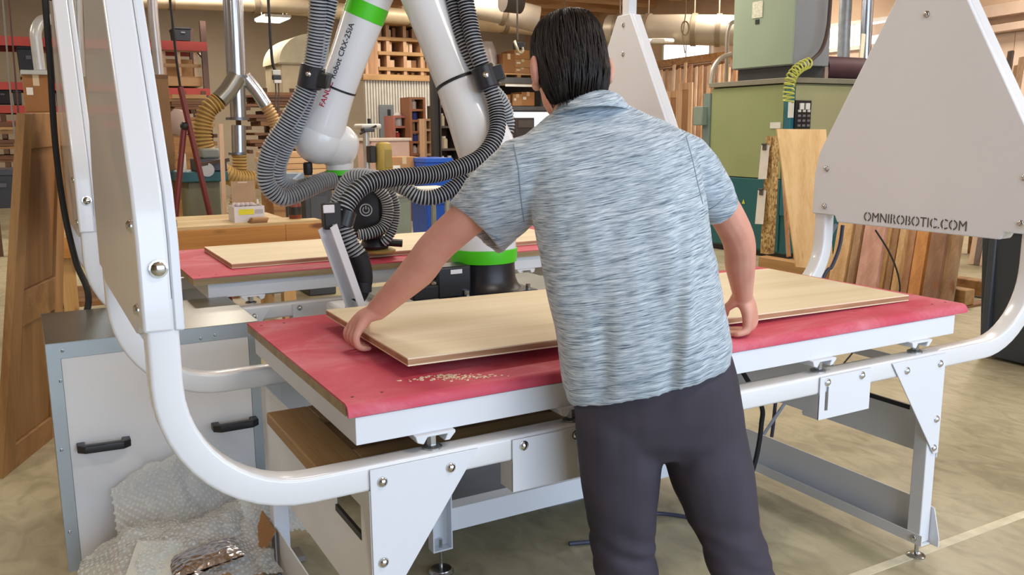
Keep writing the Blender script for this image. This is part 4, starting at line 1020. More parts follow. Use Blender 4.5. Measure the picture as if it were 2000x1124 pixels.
for k, (p0, p1, q0, q1) in enumerate(((318, 386, 95, 168),)):
    a, b, z0, z1 = rect(p0, p1, q0, q1, YR+.15)
    t = thing('wooden_crate', 'open slatted wooden crate frame on the rack behind the duct', 'crate', ((a+b)/2, YR+.6, z0))
    for x in (a, a+(b-a)*.42, b-.05): MB().box((x, YR+.15, z0), (x+.05, YR+.2, z1)).build('post', BZ[1], t)
    for z in (z0, z0+(z1-z0)*.5, z1-.05): MB().box((a, YR+.145, z), (b+.05, YR+.149, z+(.14 if z == z0 else .05))).build('slat', BRW[2], t)
    MB().box((a, YR+.21, z0), (b+.05, YR+.9, z0+.03)).build('base', BRW[2], t)
    MB().box((a, YR+.86, z0+.03), (b+.05, YR+.9, z1-.1)).build('back', KRB[1], t)
carton('brown carton with a white sticker above the leaning door', 47, 98, 146, 218, 9.0, .5, 2)
a, b, z0, z1 = rect(40, 96, 137, 146, 8.96)
t = thing('vent_pipe', 'white bent vent pipe rising from a lid above the brown carton', 'pipe', ((a+b)/2, 9.2, z0))
MB().box((a, 8.96, z0+.002), (b, 9.5, z1)).build('lid', mat('#b9bab6', .5), t, .004)
MB().tube(smooth_path([A(78, 137, 9.2), A(72, 90, 9.2), A(70, 62, 9.2), A(80, 42, 9.25), A(100, 38, 9.35), A(130, 38, 9.5)]), .058, 14).build('pipe', mat('#c8c8c6', .35, .2), t)
tag(MB().tube([A(150, -40, 9.0), A(152, 40, 9.0), A(158, 150, 9.0)], .05, 12).build('conduit', mat('#a9a7a2', .4, .5)), 'gray vertical conduit between both left frame uprights', 'pipe')
t = thing('brown_panel', 'upright brown fibreboard panel just right of the near left upright', 'panel', tuple(V(A(318, 420, 6.8).x, 6.8, 0)))
a, b, z0, z1 = rect(296, 338, 147, 420, 6.8)
MB().box((a, 6.8, 0), (b, 6.83, z1)).build('sheet', mat('#94704b', .7), t, .002); MB().box((a, 6.795, z1-.03), (b, 6.835, z1+.004)).build('edge_strip', mat('#7d5b3a', .7), t)
MB().box((a-.1, 6.7, 0), (b+.1, 6.95, .04)).build('foot', BRW[1], t)
tag(MB().tube([A(293, -60, 8.2), A(300, 40, 8.2), A(311, 146, 8.2)], .05, 14).build('steel_pipe', mat('#b9b4b4', .3, .5)), 'pale steel pipe ending above the brown panel', 'pipe')
# folded trestle (red poles)
t = thing('folding_stand', 'dark red folding pole stand before the teal machine', 'stand', tuple(V(A(380, 415, 5.9).x, 5.9, 0)))
RP = mat('#6f2a25', .45, .2)
for (p, q) in (((352, 170), (410, 420)), ((360, 245), (342, 430))):
    p0 = A(*p, 5.9); p1 = A(*q, 5.85); d_ = (p1-p0); e = p0+d_*(p0.z/(p0.z-p1.z)); MB().tube([p0, e], .024, 10).build('pole', RP, t)
MB().ball(A(360, 246, 5.88), .035, seg=10).build('joint', BLACK, t)
MB().tube([A(330, -20, 5.9), A(345, 120, 5.9), A(352, 170, 5.9)], .010, 8).build('cord', BLACK, t)
# ---- dust collection pipe with flexible hoses
YD = 7.0
t = thing('duct_pipe', 'shiny vertical steel dust duct branching into two arms', 'duct', tuple(V(A(465, 240, YD).x, YD, 1.2)))
DST = mat('#b7bcc6', .22, .9, .06, 8)
MB().tube([V(A(455, 0, YD).x, YD, 4.2), A(458, 60, YD), A(463, 168, YD)], .092, 20).build('main_pipe', DST, t)
MB().tube([A(463, 168, YD), A(466, 235, YD)], .075, 20).build('lower_pipe', DST, t)
for (y, r) in ((150, .10), (232, .11), (300, .085)): MB().lathe([(r-.02, -.012), (r, -.012), (r, .012), (r-.02, .012)], A(464, y, YD), seg=20).build('collar', mat('#7c7f86', .4, .8), t)
MB().tube([A(466, 245, YD), A(467, 298, YD)], .068, 20).build('reducer', DST, t)
MB().tube(smooth_path([A(462, 150, YD-.1), A(446, 176, YD-.12), A(428, 196, YD-.14)]), .083, 18).build('branch_arm', mat('#9b9a92', .35, .8), t)
MB().tube(smooth_path([A(478, 150, YD), A(500, 178, YD), A(519, 206, YD)]), .062, 16).build('branch_arm', DST, t)
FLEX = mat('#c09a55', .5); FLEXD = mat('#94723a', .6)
hose('yellow ribbed flexible duct swinging left from the steel pipe', [A(426, 198, YD-.14), A(406, 215, YD-.15), A(396, 245, YD-.15), A(399, 285, YD-.15), A(420, 322, YD-.15), A(455, 347, YD-.1), A(500, 352, YD), A(540, 352, YD+.1)], .088, .034, 'yellow flexible ducts', None, 'flexible_duct', [FLEX, FLEXD])
hose('yellow ribbed flexible duct dropping straight below the steel pipe', [A(467, 298, YD), A(468, 330, YD), A(468, 365, YD), A(462, 400, YD), A(458, 425, YD)], .075, .03, 'yellow flexible ducts', None, 'flexible_duct', [FLEX, FLEXD])
hose('plain tan flexible duct on the right arm of the steel pipe', [A(519, 206, YD), A(534, 232, YD), A(540, 265, YD), A(534, 310, YD+.05), A(520, 345, YD+.1)], .062, .03, 'yellow flexible ducts', None, 'flexible_duct', [mat('#c7a06c', .5), mat('#b08a58', .5)])
t = thing('blast_gate', 'gray metal duct box right of the yellow flexible duct', 'duct fitting', tuple(A(570, 365, YD)))
MB().box((A(548, 352, YD).x, YD-.1, A(548, 372, YD).z), (A(590, 352, YD).x, YD+.2, A(548, 338, YD).z)).build('box', mat('#7f8587', .4, .5), t, .01)
MB().bar(A(552, 366, YD-.11), A(588, 338, YD-.11), .02, .02).build('flange', mat('#a7adae', .4, .6), t)
MB().box((A(560, 372, YD).x, YD, 0), (A(575, 372, YD).x, YD+.08, A(560, 372, YD).z)).build('stand', DARKST, t)
# teal belt sander
YT = 6.3
a, b, z0, z1 = rect(350, 446, 336, 356, YT)
t = thing('belt_sander', 'old teal machine on an olive base left of the yellow duct', 'machine', ((a+b)/2, YT+.3, 0))
MB().box((a, YT, z0), (b, YT+.55, z1)).build('table', mat('#2d5d66', .5, .2), t, .01)
MB().box((a+.08, YT+.08, 0), (b-.06, YT+.5, z0)).build('base', mat('#76735c', .6), t, .01)
a2, b2, z2, z3 = rect(385, 446, 318, 336, YT)
MB().box((a2, YT+.05, z1), (b2, YT+.35, z1+.11)).build('bed', DARKST, t, .01)
MB().cyl(A(405, 348-16, YT-.02), A(405, 348-16, YT+.1), .06, seg=18).build('drive_wheel', mat('#b8b8b4', .4, .3), t)
MB().bar(A(388, 322, YT+.03), A(446, 312, YT+.03), .1, .03).build('belt', mat('#55453a', .7), t)
MB().box((A(400, 310, YT).x, YT+.1, z1+.11), (A(436, 310, YT).x, YT+.3, z1+.2)).build('motor_housing', mat('#8c9087', .5), t, .02)
t = thing('spray_can', 'white spray can standing on the teal machine', 'can', tuple(V(A(361, 336, YT+.06).x, YT+.1, z1)))
xx = A(361, 336, YT).x
MB().lathe([(.032, z1), (.033, z1+.005), (.033, z1+.15), (.026, z1+.165)], V(xx, YT+.1, 0), seg=16).build('can', mat('#d4d2ca', .4), t)
MB().lathe([(.02, z1+.165), (.02, z1+.19), (.008, z1+.2)], V(xx, YT+.1, 0), seg=12).build('cap', mat('#e3e1da', .4), t)
t = thing('wood_strip', 'narrow upright pale wood strip before the yellow ducts', 'board', tuple(V(A(432, 415, 6.1).x, 6.1, 0)))
MB().bar(V(A(433, 415, 6.1).x+.01, 6.1, 0), A(431, 242, 6.1), .035, .02, V(0, 1, 0)).build('strip', BZ[1], t); MB().box((A(433, 415, 6.1).x-.08, 6.05, 0), (A(433, 415, 6.1).x+.1, 6.16, .03)).build('foot', BZ[2], t)
# ---- timber workbench behind the far table
YW = 4.62; xl, xr_ = -.5, 1.36; zt = .80
t = thing('workbench', 'timber workbench with pale plank top behind the far red table', 'workbench', ((xl+xr_)/2, 5.0, 0))
for k in range(5): MB().box((xl, YW+k*.17, zt-.035), (xr_-(.10*k if k < 3 else .2), YW+k*.17+.166, zt)).build('plank', [wood('#dcc596', '#c2a570', 'X', .8), wood('#d6bb8a', '#bd9c66', 'X', .9)][k % 2], t, .002)
MB().box((xl, YW-.035, zt-.155), (xr_-.28, YW-.001, zt-.02)).build('apron', wood('#cb9048', '#a96c2c', 'X', .6, knots=True), t, .003)
MB().box((xr_-.279, YW-.035, zt-.15), (xr_, YW-.001, zt-.018)).build('apron', wood('#c98e4c', '#a66c30', 'X', .6, knots=True), t, .003)
for x in (xl+.1, xr_-.3):
    for y in (YW+.03, YW+.7): MB().box((x, y, 0), (x+.09, y+.09, zt-.036)).build('leg', PINEZ, t)
MB().box((xl+.02, YW+.05, .30), (xr_-.22, YW+.78, .33)).build('lower_shelf', BRW[1], t)
for k, (px0, px1, c) in enumerate(((372, 402, '#7a4c30'), (436, 490, '#b9b79f'), (500, 522, '#454c6a'), (540, 580, '#9a6c44'), (585, 618, '#8a5c38'))):
    aa = A(px0, 478, YW+.25).x; bb = A(px1, 478, YW+.25).x
    tb = thing('shelf_box', '%s small box on the shelf under the timber workbench' % ['reddish brown', 'pale wide', 'dark blue', 'tan', 'rightmost brown'][k], 'box', ((aa+bb)/2, YW+.35, .331), 'boxes under the workbench')
    MB().box((aa, YW+.25, .331), (bb, YW+.5, .56)).build('body', mat(c, .7), tb, .005); MB().box((aa-.005, YW+.245, .561), (bb+.005, YW+.505, .6)).build('lid', mat(c, .6), tb, .004)
# on the bench
a, b, z0, z1 = rect(456, 515, 399, 432, YW+.15)
t = thing('white_box', 'small white box with a yellow label on the timber bench', 'box', ((a+b)/2, YW+.25, zt))
hh = .115
MB().box((a, YW+.12, zt), (b, YW+.125, zt+hh)).build('front', mat('#dcd8dc', .6), t); MB().box((a, YW+.33, zt), (b, YW+.335, zt+hh)).build('back', mat('#dcd8dc', .6), t)
for x in (a, b-.005): MB().box((x, YW+.125, zt), (x+.005, YW+.33, zt+hh)).build('side', mat('#d4d0d4', .6), t)
MB().box((a+.03, YW+.1185, zt+.055), (a+.14, YW+.1195, zt+.095)).build('yellow_label', mat('#e8dc2c', .5), t); MB().box((a+.145, YW+.1185, zt+.06), (b-.012, YW+.1195, zt+.09)).build('print', mat('#b4b0b4', .5), t)
pc_ = MB()
for k in range(14): pc_.ball(V(a+.02+.011*k, YW+.22+.03*sin(k*2.1), zt+hh-.005+.012*abs(sin(k))), .022, .03, .018, 8)
pc_.build('packing_paper', mat('#c9bcc0', .8), t)
a, b, z0, z1 = rect(452, 499, 354, 402, YW+.45)
t = thing('cardboard_sheet', 'upright brown cardboard sheet behind the white box', 'cardboard', ((a+b)/2, YW+.46, zt))
MB().box((a, YW+.45, zt), (b, YW+.458, z1)).build('sheet', mat('#b09376', .8), t); MB().box((a+.05, YW+.448, z1-.014), (b-.06, YW+.4498, z1-.004)).build('hand_slot', mat('#d9c7b0', .8), t); MB().box((a, YW+.459, zt), (b, YW+.56, zt+.006)).build('fold', mat('#a2855f', .8), t)
t = thing('paint_can', 'small paint tin on the right end of the timber bench', 'can', tuple(V(A(577, 424, YW+.2).x, YW+.2, zt)))
xx = A(577, 424, YW+.2).x
MB().lathe([(.045, zt), (.047, zt+.004), (.047, zt+.115), (.044, zt+.12)], V(xx, YW+.2, 0), seg=22).build('tin', mat('#7c3d2a', .4, .2, .35, 22), t)
MB().lathe([(.048, zt+.116), (.048, zt+.124), (.04, zt+.126), (.04, zt+.122), (0, zt+.122)], V(xx, YW+.2, 0), seg=22).build('lid', STEEL, t)
MB().lathe([(.0475, zt+.03), (.0476, zt+.09)], V(xx, YW+.2, 0), seg=22).build('paper_label', mat('#2a2622', .5, 0, .6, 18), t)
for k in range(3): tag(MB().box((A(490, 436, YW).x+.01*k, YW+.01, zt+.012*k), (A(523, 436, YW).x+.006*k, YW+.1, zt+.012*k+.0115)).build('offcut', BRW[k % 3]), '%s short wood offcut stacked at the timber bench front edge' % ['bottom', 'middle', 'top'][k], 'offcut', 'offcuts on the bench')
t = thing('glue_bottle', 'small red and white bottle behind the white box', 'bottle', tuple(V(A(502, 398, YW+.4).x, YW+.4, zt)))
xx = A(503, 398, YW+.4).x
MB().lathe([(.02, zt), (.021, zt+.09), (.009, zt+.11)], V(xx, YW+.4, 0), seg=12).build('bottle', mat('#8e2f2c', .4), t); MB().lathe([(.009, zt+.11), (.007, zt+.14), (0, zt+.145)], V(xx, YW+.4, 0), seg=10).build('nozzle', mat('#e4dfd8', .4), t)
# ---- lumber and clutter stacks in the left middle distance
random.seed(21)
def lumber_rack(label, px0, px1, levels, Y, dep, seed, cat='lumber rack'):
    rnd = random.Random(seed)
    a = A(px0, 250, Y).x; b = A(px1, 250, Y).x
    t = thing('lumber_rack', label, 'rack', ((a+b)/2, Y+dep/2, 0), 'lumber racks')
    zt_ = A(px0, levels[0][0], Y).z
    for x in (a, (a+b)/2, b): MB().box((x-.03, Y+dep-.06, 0), (x+.03, Y+dep, zt_+.1)).build('post', mat('#5d4230', .7), t)
    for (py0, py1) in levels:
        z0 = A((px0+px1)/2, py1, Y).z; z1 = A((px0+px1)/2, py0, Y).z
        for x in (a, (a+b)/2, b): MB().box((x-.025, Y, z0-.05), (x+.025, Y+dep-.06, z0-.001)).build('arm', mat('#5d4230', .7), t)
        z = z0; r = 0
        while z < z1-.02:
            th = rnd.uniform(.025, .06); y = Y+rnd.uniform(0, .1)
            xs = a+rnd.uniform(-.05, .35*(b-a)); xe = b-rnd.uniform(-.05, .3*(b-a))
            tag(MB().box((xs, y, z), (xe, Y+dep-.1, z+th)).build('lumber_board', rnd.choice(BRW)), '%s board up, %s arms, dark rack %s' % (ORD[r], ['top', 'middle', 'bottom'][levels.index((py0, py1))], label.split('boards ')[1]), 'board', 'boards in the '+label)
            r += 1; z += th+.004
    return t
lumber_rack('rack of dark stacked boards behind the left steel duct', 338, 420, [(188, 214), (226, 262), (276, 318)], 10.6, .7, 4)
lumber_rack('rack of dark stacked boards between the duct and the gray hoses', 488, 600, [(182, 208), (218, 246), (258, 292)], 10.2, .7, 8)
t = thing('rag_bundle', 'pale bundled cloth bag hanging on the dark lumber by the red stand', 'bag', tuple(A(352, 270, 9.0)))
m = MB(); m.ball(A(350, 240, 9.0), .13, .12, .16, 16); [setattr(v, 'z', v.z+.03*noise.noise(v*9)) for v in m.v]; m.build('bag', mat('#a8938a', .8), t); MB().box((A(338, 270, 9.0).x, 8.95, 0), (A(372, 270, 9.0).x, 9.3, A(350, 264, 9.0).z)).build('crate', BRW[1], t)
a, b, z0, z1 = rect(522, 655, 296, 342, 8.6); n = 4
t = thing('trestle', 'brown trestle box under the pale pine planks behind the robot wrist', 'trestle', ((a+b)/2, 8.9, 0))
MB().box((a+.05, 8.62, .06), (b-.05, 9.2, z0-.004)).build('body', BRW[1], t)
for x in (a+.08, b-.16): MB().box((x, 8.64, 0), (x+.08, 9.18, .059)).build('foot', BRW[3], t)
for k in range(n): tag(MB().box((a+.02*(k % 2), 8.6, z0+(z1-z0)*k/n), (b-.03*((k+1) % 2), 9.2, z0+(z1-z0)*(k+1)/n-.006)).build('pine_plank', [wood('#d8b184', '#bf915e', 'X', .5), wood('#cfa576', '#b48552', 'X', .5)][k % 2], None, .003), '%s pale pine plank in the stack behind the robot wrist' % ['lowest', 'second lowest', 'second highest', 'topmost'][k], 'plank', 'pine planks behind the wrist')
t = thing('machine_bench', 'dark gray machine cabinet behind the sander head', 'cabinet', tuple(V(A(620, 440, 5.8).x, 6.0, 0)))
a, b, z0, z1 = rect(596, 650, 362, 450, 5.8)
MB().box((a, 5.8, 0), (b, 6.3, z1)).build('body', mat('#3f4042', .5), t, .01); MB().box((a-.03, 5.77, z1), (b+.03, 6.33, z1+.03)).build('top', mat('#55585a', .5), t, .004)
MB().box((a+.05, 5.795, z1-.4), (b-.05, 5.799, z1-.1)).build('door', mat('#4b4c4f', .5), t)
t = thing('metal_cabinet', 'gray green metal cabinet right of the sander head', 'cabinet', tuple(V(A(785, 460, 6.6).x, 6.8, 0)))
a, b, z0, z1 = rect(764, 804, 386, 470, 6.6)
MB().box((a, 6.6, 0), (b, 7.0, z1)).build('body', mat('#7b8274', .5), t, .01); MB().box((a-.01, 6.59, z1), (b+.01, 7.01, z1+.02)).build('top', mat('#8c9284', .5), t); MB().box((a+.02, 6.594, .1), (b-.02, 6.599, z1-.05)).build('door', mat('#838a7b', .5), t)
# hanging cord with plug box, lamp, cream hood
t = thing('hanging_outlet', 'black cord hanging with a gray outlet box, left of the forearm hoses', 'outlet', tuple(A(540, 165, 8.0)))
MB().tube(smooth_path([V(A(522, 0, 8.0).x, 8.0, 4.2), A(524, 0, 8.0), A(528, 70, 8.0), A(532, 120, 8.0), A(538, 140, 8.0)]), .016, 8).build('cord', BLACK, t)
MB().box((A(532, 150, 8.0).x, 7.97, A(540, 147, 8.0).z), (A(547, 150, 8.0).x, 8.03, A(540, 137, 8.0).z)).build('box_top', mat('#b6b4ae', .5), t, .005)
MB().box((A(532, 150, 8.0).x, 7.97, A(540, 156, 8.0).z), (A(548, 150, 8.0).x, 8.03, A(540, 147, 8.0).z-.001)).build('socket', BLACK, t, .005)
MB().box((A(534, 150, 8.0).x, 7.97, A(540, 163, 8.0).z), (A(548, 150, 8.0).x, 8.03, A(540, 156, 8.0).z-.001)).build('plug', mat('#c4c2bc', .5), t, .005)
for dx in (0, 6): MB().tube([A(538+dx, 163, 8.0), A(539+dx, 185, 8.0), A(537+dx, 220, 8.0)], .008, 6).build('lead', mat('#4a4440', .6), t)
P_ = A(538, 36, 15.0)
t = thing('ceiling_lamp', 'small lit ceiling lamp left of the forearm hoses, seen far back', 'lamp', tuple(P_))
MB().box((P_.x-.24, 14.8, P_.z), (P_.x+.24, 15.6, P_.z+.05)).build('housing', mat('#d8d8d4', .5), t); MB().box((P_.x-.22, 14.82, P_.z-.015), (P_.x+.22, 15.58, P_.z-.001)).build('diffuser', emis('#fff0d8', 5), t)
for s in (-.2, .2): MB().cyl((P_.x+s, 15.2, P_.z+.05), (P_.x+s, 15.2, ZC), .008, seg=6).build('hanger', mat('#c2b8aa', .6), t)
t = thing('cream_hood', 'cream rounded hood beyond the forearm hoses', 'hood', tuple(A(575, 200, 14.0)))
m = MB(); R_ = []
c0 = A(612, 124, 14.0); r_ = (A(612, 124, 14.0)-A(546, 124, 14.0)).length
for k in range(13):
    a_ = pi/2*k/12; R_.append([V(c0.x-r_*cos(a_), 14.0, c0.z+r_*.85*sin(a_)), V(c0.x-r_*cos(a_), 15.2, c0.z+r_*.85*sin(a_)), V(c0.x+.3, 15.2, c0.z+r_*.85*sin(a_)), V(c0.x+.3, 14.0, c0.z+r_*.85*sin(a_))])
m.loft(R_); m.build('hood', mat('#cfc6a8', .6), t, smooth=60)
MB().box((c0.x-r_*.93, 14.02, .02), (c0.x+.28, 15.2, c0.z-.005)).build('cabinet', mat('#b8a98c', .7), t); MB().box((c0.x-r_*.55, 14.0, .02), (c0.x-r_*.15, 14.015, c0.z-.4)).build('opening', BRW[3], t)
MB().box((c0.x-r_-.03, 13.98, c0.z-.03), (c0.x+.3, 13.999, c0.z)).build('rim', mat('#9a9078', .6), t)
lumber_rack('rack of short dark boards left of the leaning door', -30, 44, [(238, 262), (270, 292), (300, 318)], 9.6, .7, 17)
for k, (p, q) in enumerate((((4, -20), (24, 225)), ((16, -20), (36, 222)))):
    a_ = A(*p, 7.2); b_ = A(*q, 7.2)
    tag(MB().tube([V(a_.x, 7.2, 4.2), a_, b_, V(b_.x+.03, 7.2, .02)], .007, 6).build('hanging_wire', mat(('#8d8880', '#5f3a34')[k], .6)), ['thin gray', 'thin reddish'][k]+' wire hanging at the far left edge', 'wire', 'hanging wires')
# ================================================================ BACKGROUND: MIDDLE
YM = 13.0
# mezzanine room: corrugated front, wooden cubby shelf above
a, b, z0, z1 = rect(716, 852, 158, 330, YM)
zf = A(790, 158, YM).z
t = thing('corrugated_wall', 'white corrugated partition below the wooden cubby shelves', 'partition', ((a+b)/2, YM+.1, 0))
m = MB(); n = 26; prof = []
for k in range(n):
    x = a+(b-a)*k/n; w = (b-a)/n
    prof += [(x, 0), (x+w*.5, 0), (x+w*.6, .035), (x+w*.9, .035)]
prof += [(b, 0)]
poly = [(p[0], YM+p[1]) for p in prof]+[(b, YM+.09), (a, YM+.09)]
m.prism(poly, 'Z', .02, zf); m.build('sheet', mat('#d2cec4', .5, .1), t, smooth=20)
a3, b3, z3, z4 = rect(741, 769, 205, 300, YM)
MB().box((a3, YM-.03, .02), (b3, YM-.002, z4)).build('gray_door', mat('#6f757c', .5), t); MB().box((b3-.12, YM-.035, z4-.35), (b3-.06, YM-.031, z4-.08)).build('door_window', BLACK, t)
MB().box((a-.05, YM-.06, zf), (b, YM+.3, zf+.1)).build('ledge', BRW[2], t)
# cubby
t = thing('cubby_shelf', 'tall wooden cubby shelving over the corrugated partition', 'shelf', ((a+b)/2, YM+.4, zf+.1))
xs = [A(p, 100, YM).x for p in (716, 735, 758, 791, 824, 852)]; zs = [zf+.1]+[A(790, p, YM).z for p in (132, 102, 74, 44)]
ztp = A(790, 12, YM).z
for x in xs: MB().box((x-.03, YM, zf+.1), (x+.03, YM+.75, ztp)).build('divider', BZ[0], t)
for k in range(1, 5): MB().box((xs[1 if k < 3 else 0]+.031, YM-.02, zs[k]-.06), (xs[-1]-.031, YM+.74, zs[k])).build('shelf_board', BRW[2], t)
MB().box((xs[0], YM+.76, zf+.1), (xs[-1], YM+.8, ztp)).build('back', mat('#7a4c32', .8), t)
MB().box((xs[0]+.03, YM-.012, zf+.1), (xs[1]-.03, YM+.02, A(725, 70, YM).z)).build('side_panel', BZ[2], t)
rnd = random.Random(5)
for ci in range(1, 5):
    for ri in range(4):
        zb = zs[ri] if ri else zf+.1; zt2 = zs[ri+1]-.06 if ri < 4 else ztp
        nb = rnd.randint(3, 5); x = xs[ci]+.05; k_ = 0
        for k in range(nb):
            w = rnd.uniform(.04, .1)
            if x+w > xs[ci+1]-.06: break
            h = min((zt2-zb)*rnd.uniform(.5, .92), .9)
            tag(MB().box((x, YM+.08, zb+.001), (x+w, YM+.6, zb+h)).build('wood_block', rnd.choice(BZ+BRW[:3])), '%s offcut from the left in cubby row %s up, column %s' % (ORD[k], ['one', 'two', 'three', 'four'][ri], ['one', 'two', 'three', 'four'][ci-1]), 'offcut', 'offcuts in the cubby shelves')
            x += w+rnd.uniform(.005, .09)
# shelves with jars in front of the partition
def jar_shelf(label, px0, px1, pys, Y, dep, cm, items, seed, floorz=0):
    rnd = random.Random(seed); a, b, z0, z1 = rect(px0, px1, pys[0], pys[-1], Y)
    t = thing('shelf_unit', label, 'shelf', ((a+b)/2, Y+dep/2, floorz), 'small shelf units')
    for x in (a, b-.04): MB().box((x, Y, floorz), (x+.04, Y+dep, z1)).build('side', cm, t)
    MB().box((a+.041, Y+dep-.02, floorz), (b-.041, Y+dep, z1)).build('back', mat('#5a3a2a', .8), t)
    lv = [A((px0+px1)/2, p, Y).z for p in pys]; nj = -1
    for z in lv: MB().box((a+.041, Y, z-.035), (b-.041, Y+dep-.021, z)).build('shelf_board', cm, t)
    for z in lv[1:]:
        x = a+.06
        while x < b-.18:
            r = rnd.uniform(.035, .07); h = rnd.uniform(.1, .24)
            c = rnd.choice(items)
            nj = nj+1; j = thing('jar', '%s %s jar on the ' % (ORD[nj], c[1])+' '.join(label.split()[:8]), 'jar', (x+r, Y+.12, z+.001), 'jars on '+label)
            MB().lathe([(r, z+.001), (r, z+h*.75), (r*.55, z+h*.88)], V(x+r, Y+.12, 0), seg=10).build('body', mat(c[0], .5), j)
            MB().lathe([(r*.55, z+h*.88), (r*.55, z+h), (0, z+h)], V(x+r, Y+.12, 0), seg=10).build('cap', mat('#d8d4cc', .5), j)
            x += 2*r+rnd.uniform(.01, .06)
jar_shelf('reddish shelf unit in front of the gray door', 768, 798, (226, 246, 272), 11.6, .4, mat('#a8695a', .7), [('#c4bfb8', 'pale'), ('#b23a34', 'red')], 2)
jar_shelf('taller brown shelf unit right of the reddish one', 801, 832, (190, 213, 234, 256, 276, 300), 11.4, .4, mat('#8a5a3c', .7), [('#c9beb0', 'pale'), ('#2e3f86', 'blue'), ('#9a7a58', 'tan')], 9)
jar_shelf('narrow pale shelf unit beside the dark post', 829, 846, (232, 252, 276, 300), 11.2, .3, BZ[1], [('#7a3a30', 'dark red')], 4)
t = thing('steel_post', 'dark steel post between shelves and lower robot arm', 'post', tuple(V(A(851, 300, 10.9).x, 10.9, 0)))
x = A(851, 200, 10.9).x; MB().box((x-.06, 10.86, .02), (x-.05, 10.98, 4.2)).build('flange', mat('#3a3634', .6), t); MB().box((x+.05, 10.86, .02), (x+.06, 10.98, 4.2)).build('flange', mat('#3a3634', .6), t); MB().box((x-.05, 10.91, .02), (x+.05, 10.93, 4.2)).build('web', mat('#3a3634', .6), t); MB().box((x-.12, 10.8, 0), (x+.12, 11.04, .02)).build('base_plate', mat('#3a3634', .6), t)
jar_shelf('dark metal shelf unit right of the steel post', 858, 900, (206, 246, 290, 330), 11.0, .45, mat('#4a443e', .6), [('#b9b4a8', 'pale'), ('#4f7a4c', 'green'), ('#c2b49a', 'cream')], 13)
# cream counter and boxes
t = thing('counter', 'pinkish cream counter block before the gray door', 'counter', tuple(V(A(765, 320, 10.4).x, 10.7, 0)))
a, b, z0, z1 = rect(726, 800, 270, 340, 10.4)
MB().box((a, 10.4, 0), (b, 11.0, z1-.04)).build('body', mat('#c9aa9c', .7), t, .004); MB().box((a-.03, 10.37, z1-.04), (b+.03, 11.03, z1)).build('top', mat('#d8c8b8', .6), t, .004)
carton('wide low tan carton left of the blue bin', 762, 818, 307, 352, 9.4, .5, 1, 'cartons on the floor')
t = thing('blue_bin', 'blue plastic bin half hidden behind the sweeping hoses', 'bin', tuple(V(A(858, 375, 9.0).x, 9.3, 0)))
a, b, z0, z1 = rect(832, 886, 309, 440, 9.0)
m = MB(); m.loft([[V((a+b)/2+s*(b-a)*f/2, 9.3+q*.3*f, z) for s, q in ((-1,-1),(1,-1),(1,1),(-1,1))] for f, z in ((.85, 0), (.97, z1-.06))]); m.build('tub', mat('#1d4fae', .4), t, .01)
MB().box((a, 9.0, z1-.06), (b, 9.6, z1)).build('rim', mat('#2558bb', .4), t, .006)
for k in range(3): MB().box((a+.06, 9.012, z1-.25-.18*k), (b-.06, 9.03, z1-.22-.18*k)).build('rib', mat('#2558bb', .4), t)
# drill press
YP = 7.6
t = thing('drill_press', 'drill press with an olive motor behind the robot wrist', 'drill press', tuple(V(A(722, 440, YP).x, YP, 0)))
x = A(722, 300, YP).x; zz = lambda p: A(722, p, YP).z
MB().lathe([(.2, 0), (.2, .03), (.08, .05), (.05, .07)], V(x, YP+.1, 0), seg=20).build('base', mat('#6a6a62', .5), t)
MB().cyl((x, YP+.1, .07), (x, YP+.1, zz(246)), .035, seg=14).build('column', mat('#c6c4bc', .35, .4), t)
MB().box((A(702, 250, YP).x, YP-.08, zz(252)), (A(741, 250, YP).x, YP+.2, zz(242))).build('head', mat('#c9c7c0', .5), t, .02)
MB().cyl((A(721, 240, YP).x, YP, zz(243)), (A(721, 240, YP).x, YP, zz(232)), .02, seg=10).build('knob', BLACK, t)
MB().box((A(704, 258, YP).x, YP-.12, zz(258)), (A(725, 258, YP).x, YP, zz(250))).build('chuck_guard', DARKST, t, .01)
MB().tube([A(703, 262, YP-.1), A(735, 246, YP-.1)], .012, 8).build('lever', BLACK, t)
xm = A(748, 305, YP).x
MB().lathe([(.085, zz(333)), (.092, zz(328)), (.092, zz(288)), (.08, zz(281)), (.05, zz(278)), (0, zz(277.5))], V(xm, YP-.02, 0), seg=22).build('motor', mat('#a8924a', .5), t)
MB().box((xm-.02, YP-.115, zz(328)), (xm+.065, YP-.09, zz(292))).build('cooling_cover', mat('#97823c', .5), t, .004)
MB().box((A(719, 300, YP).x, YP-.06, zz(318)), (A(731, 300, YP).x, YP+.06, zz(285))).build('belt_box', BLACK, t, .01)
MB().box((x-.12, YP-.05, zz(338)), (xm+.1, YP+.2, zz(334))).build('shelf', mat('#7a7a6e', .5), t)
t = thing('yellow_glue_gun', 'yellow tool lying behind the sagging hose loop', 'tool', tuple(A(797, 372, 8.2)))
MB().cyl(A(788, 362, 8.2), A(806, 362, 8.2), .035, seg=14).build('barrel', mat('#cdb23c', .5), t); MB().cyl(A(778, 362, 8.2), A(788, 362, 8.2), .024, seg=12).build('nozzle', mat('#d8d8d0', .5), t); MB().cyl(A(784, 362, 8.2), A(787, 362, 8.2), .038, seg=12).build('collar', BLACK, t)
a, b, z0, z1 = rect(764, 884, 369, 378, 8.1)
t = thing('side_table', 'pale topped side table under the yellow tool', 'table', ((a+b)/2, 8.3, 0)); MB().box((a, 8.1, z1-.03), (b, 8.6, z1)).build('top', mat('#ded8cc', .5), t)
for x in (a+.03, b-.08):
    for y in (8.12, 8.54): MB().box((x, y, 0), (x+.05, y+.05, z1-.031)).build('leg', mat('#8c8c80', .5), t)
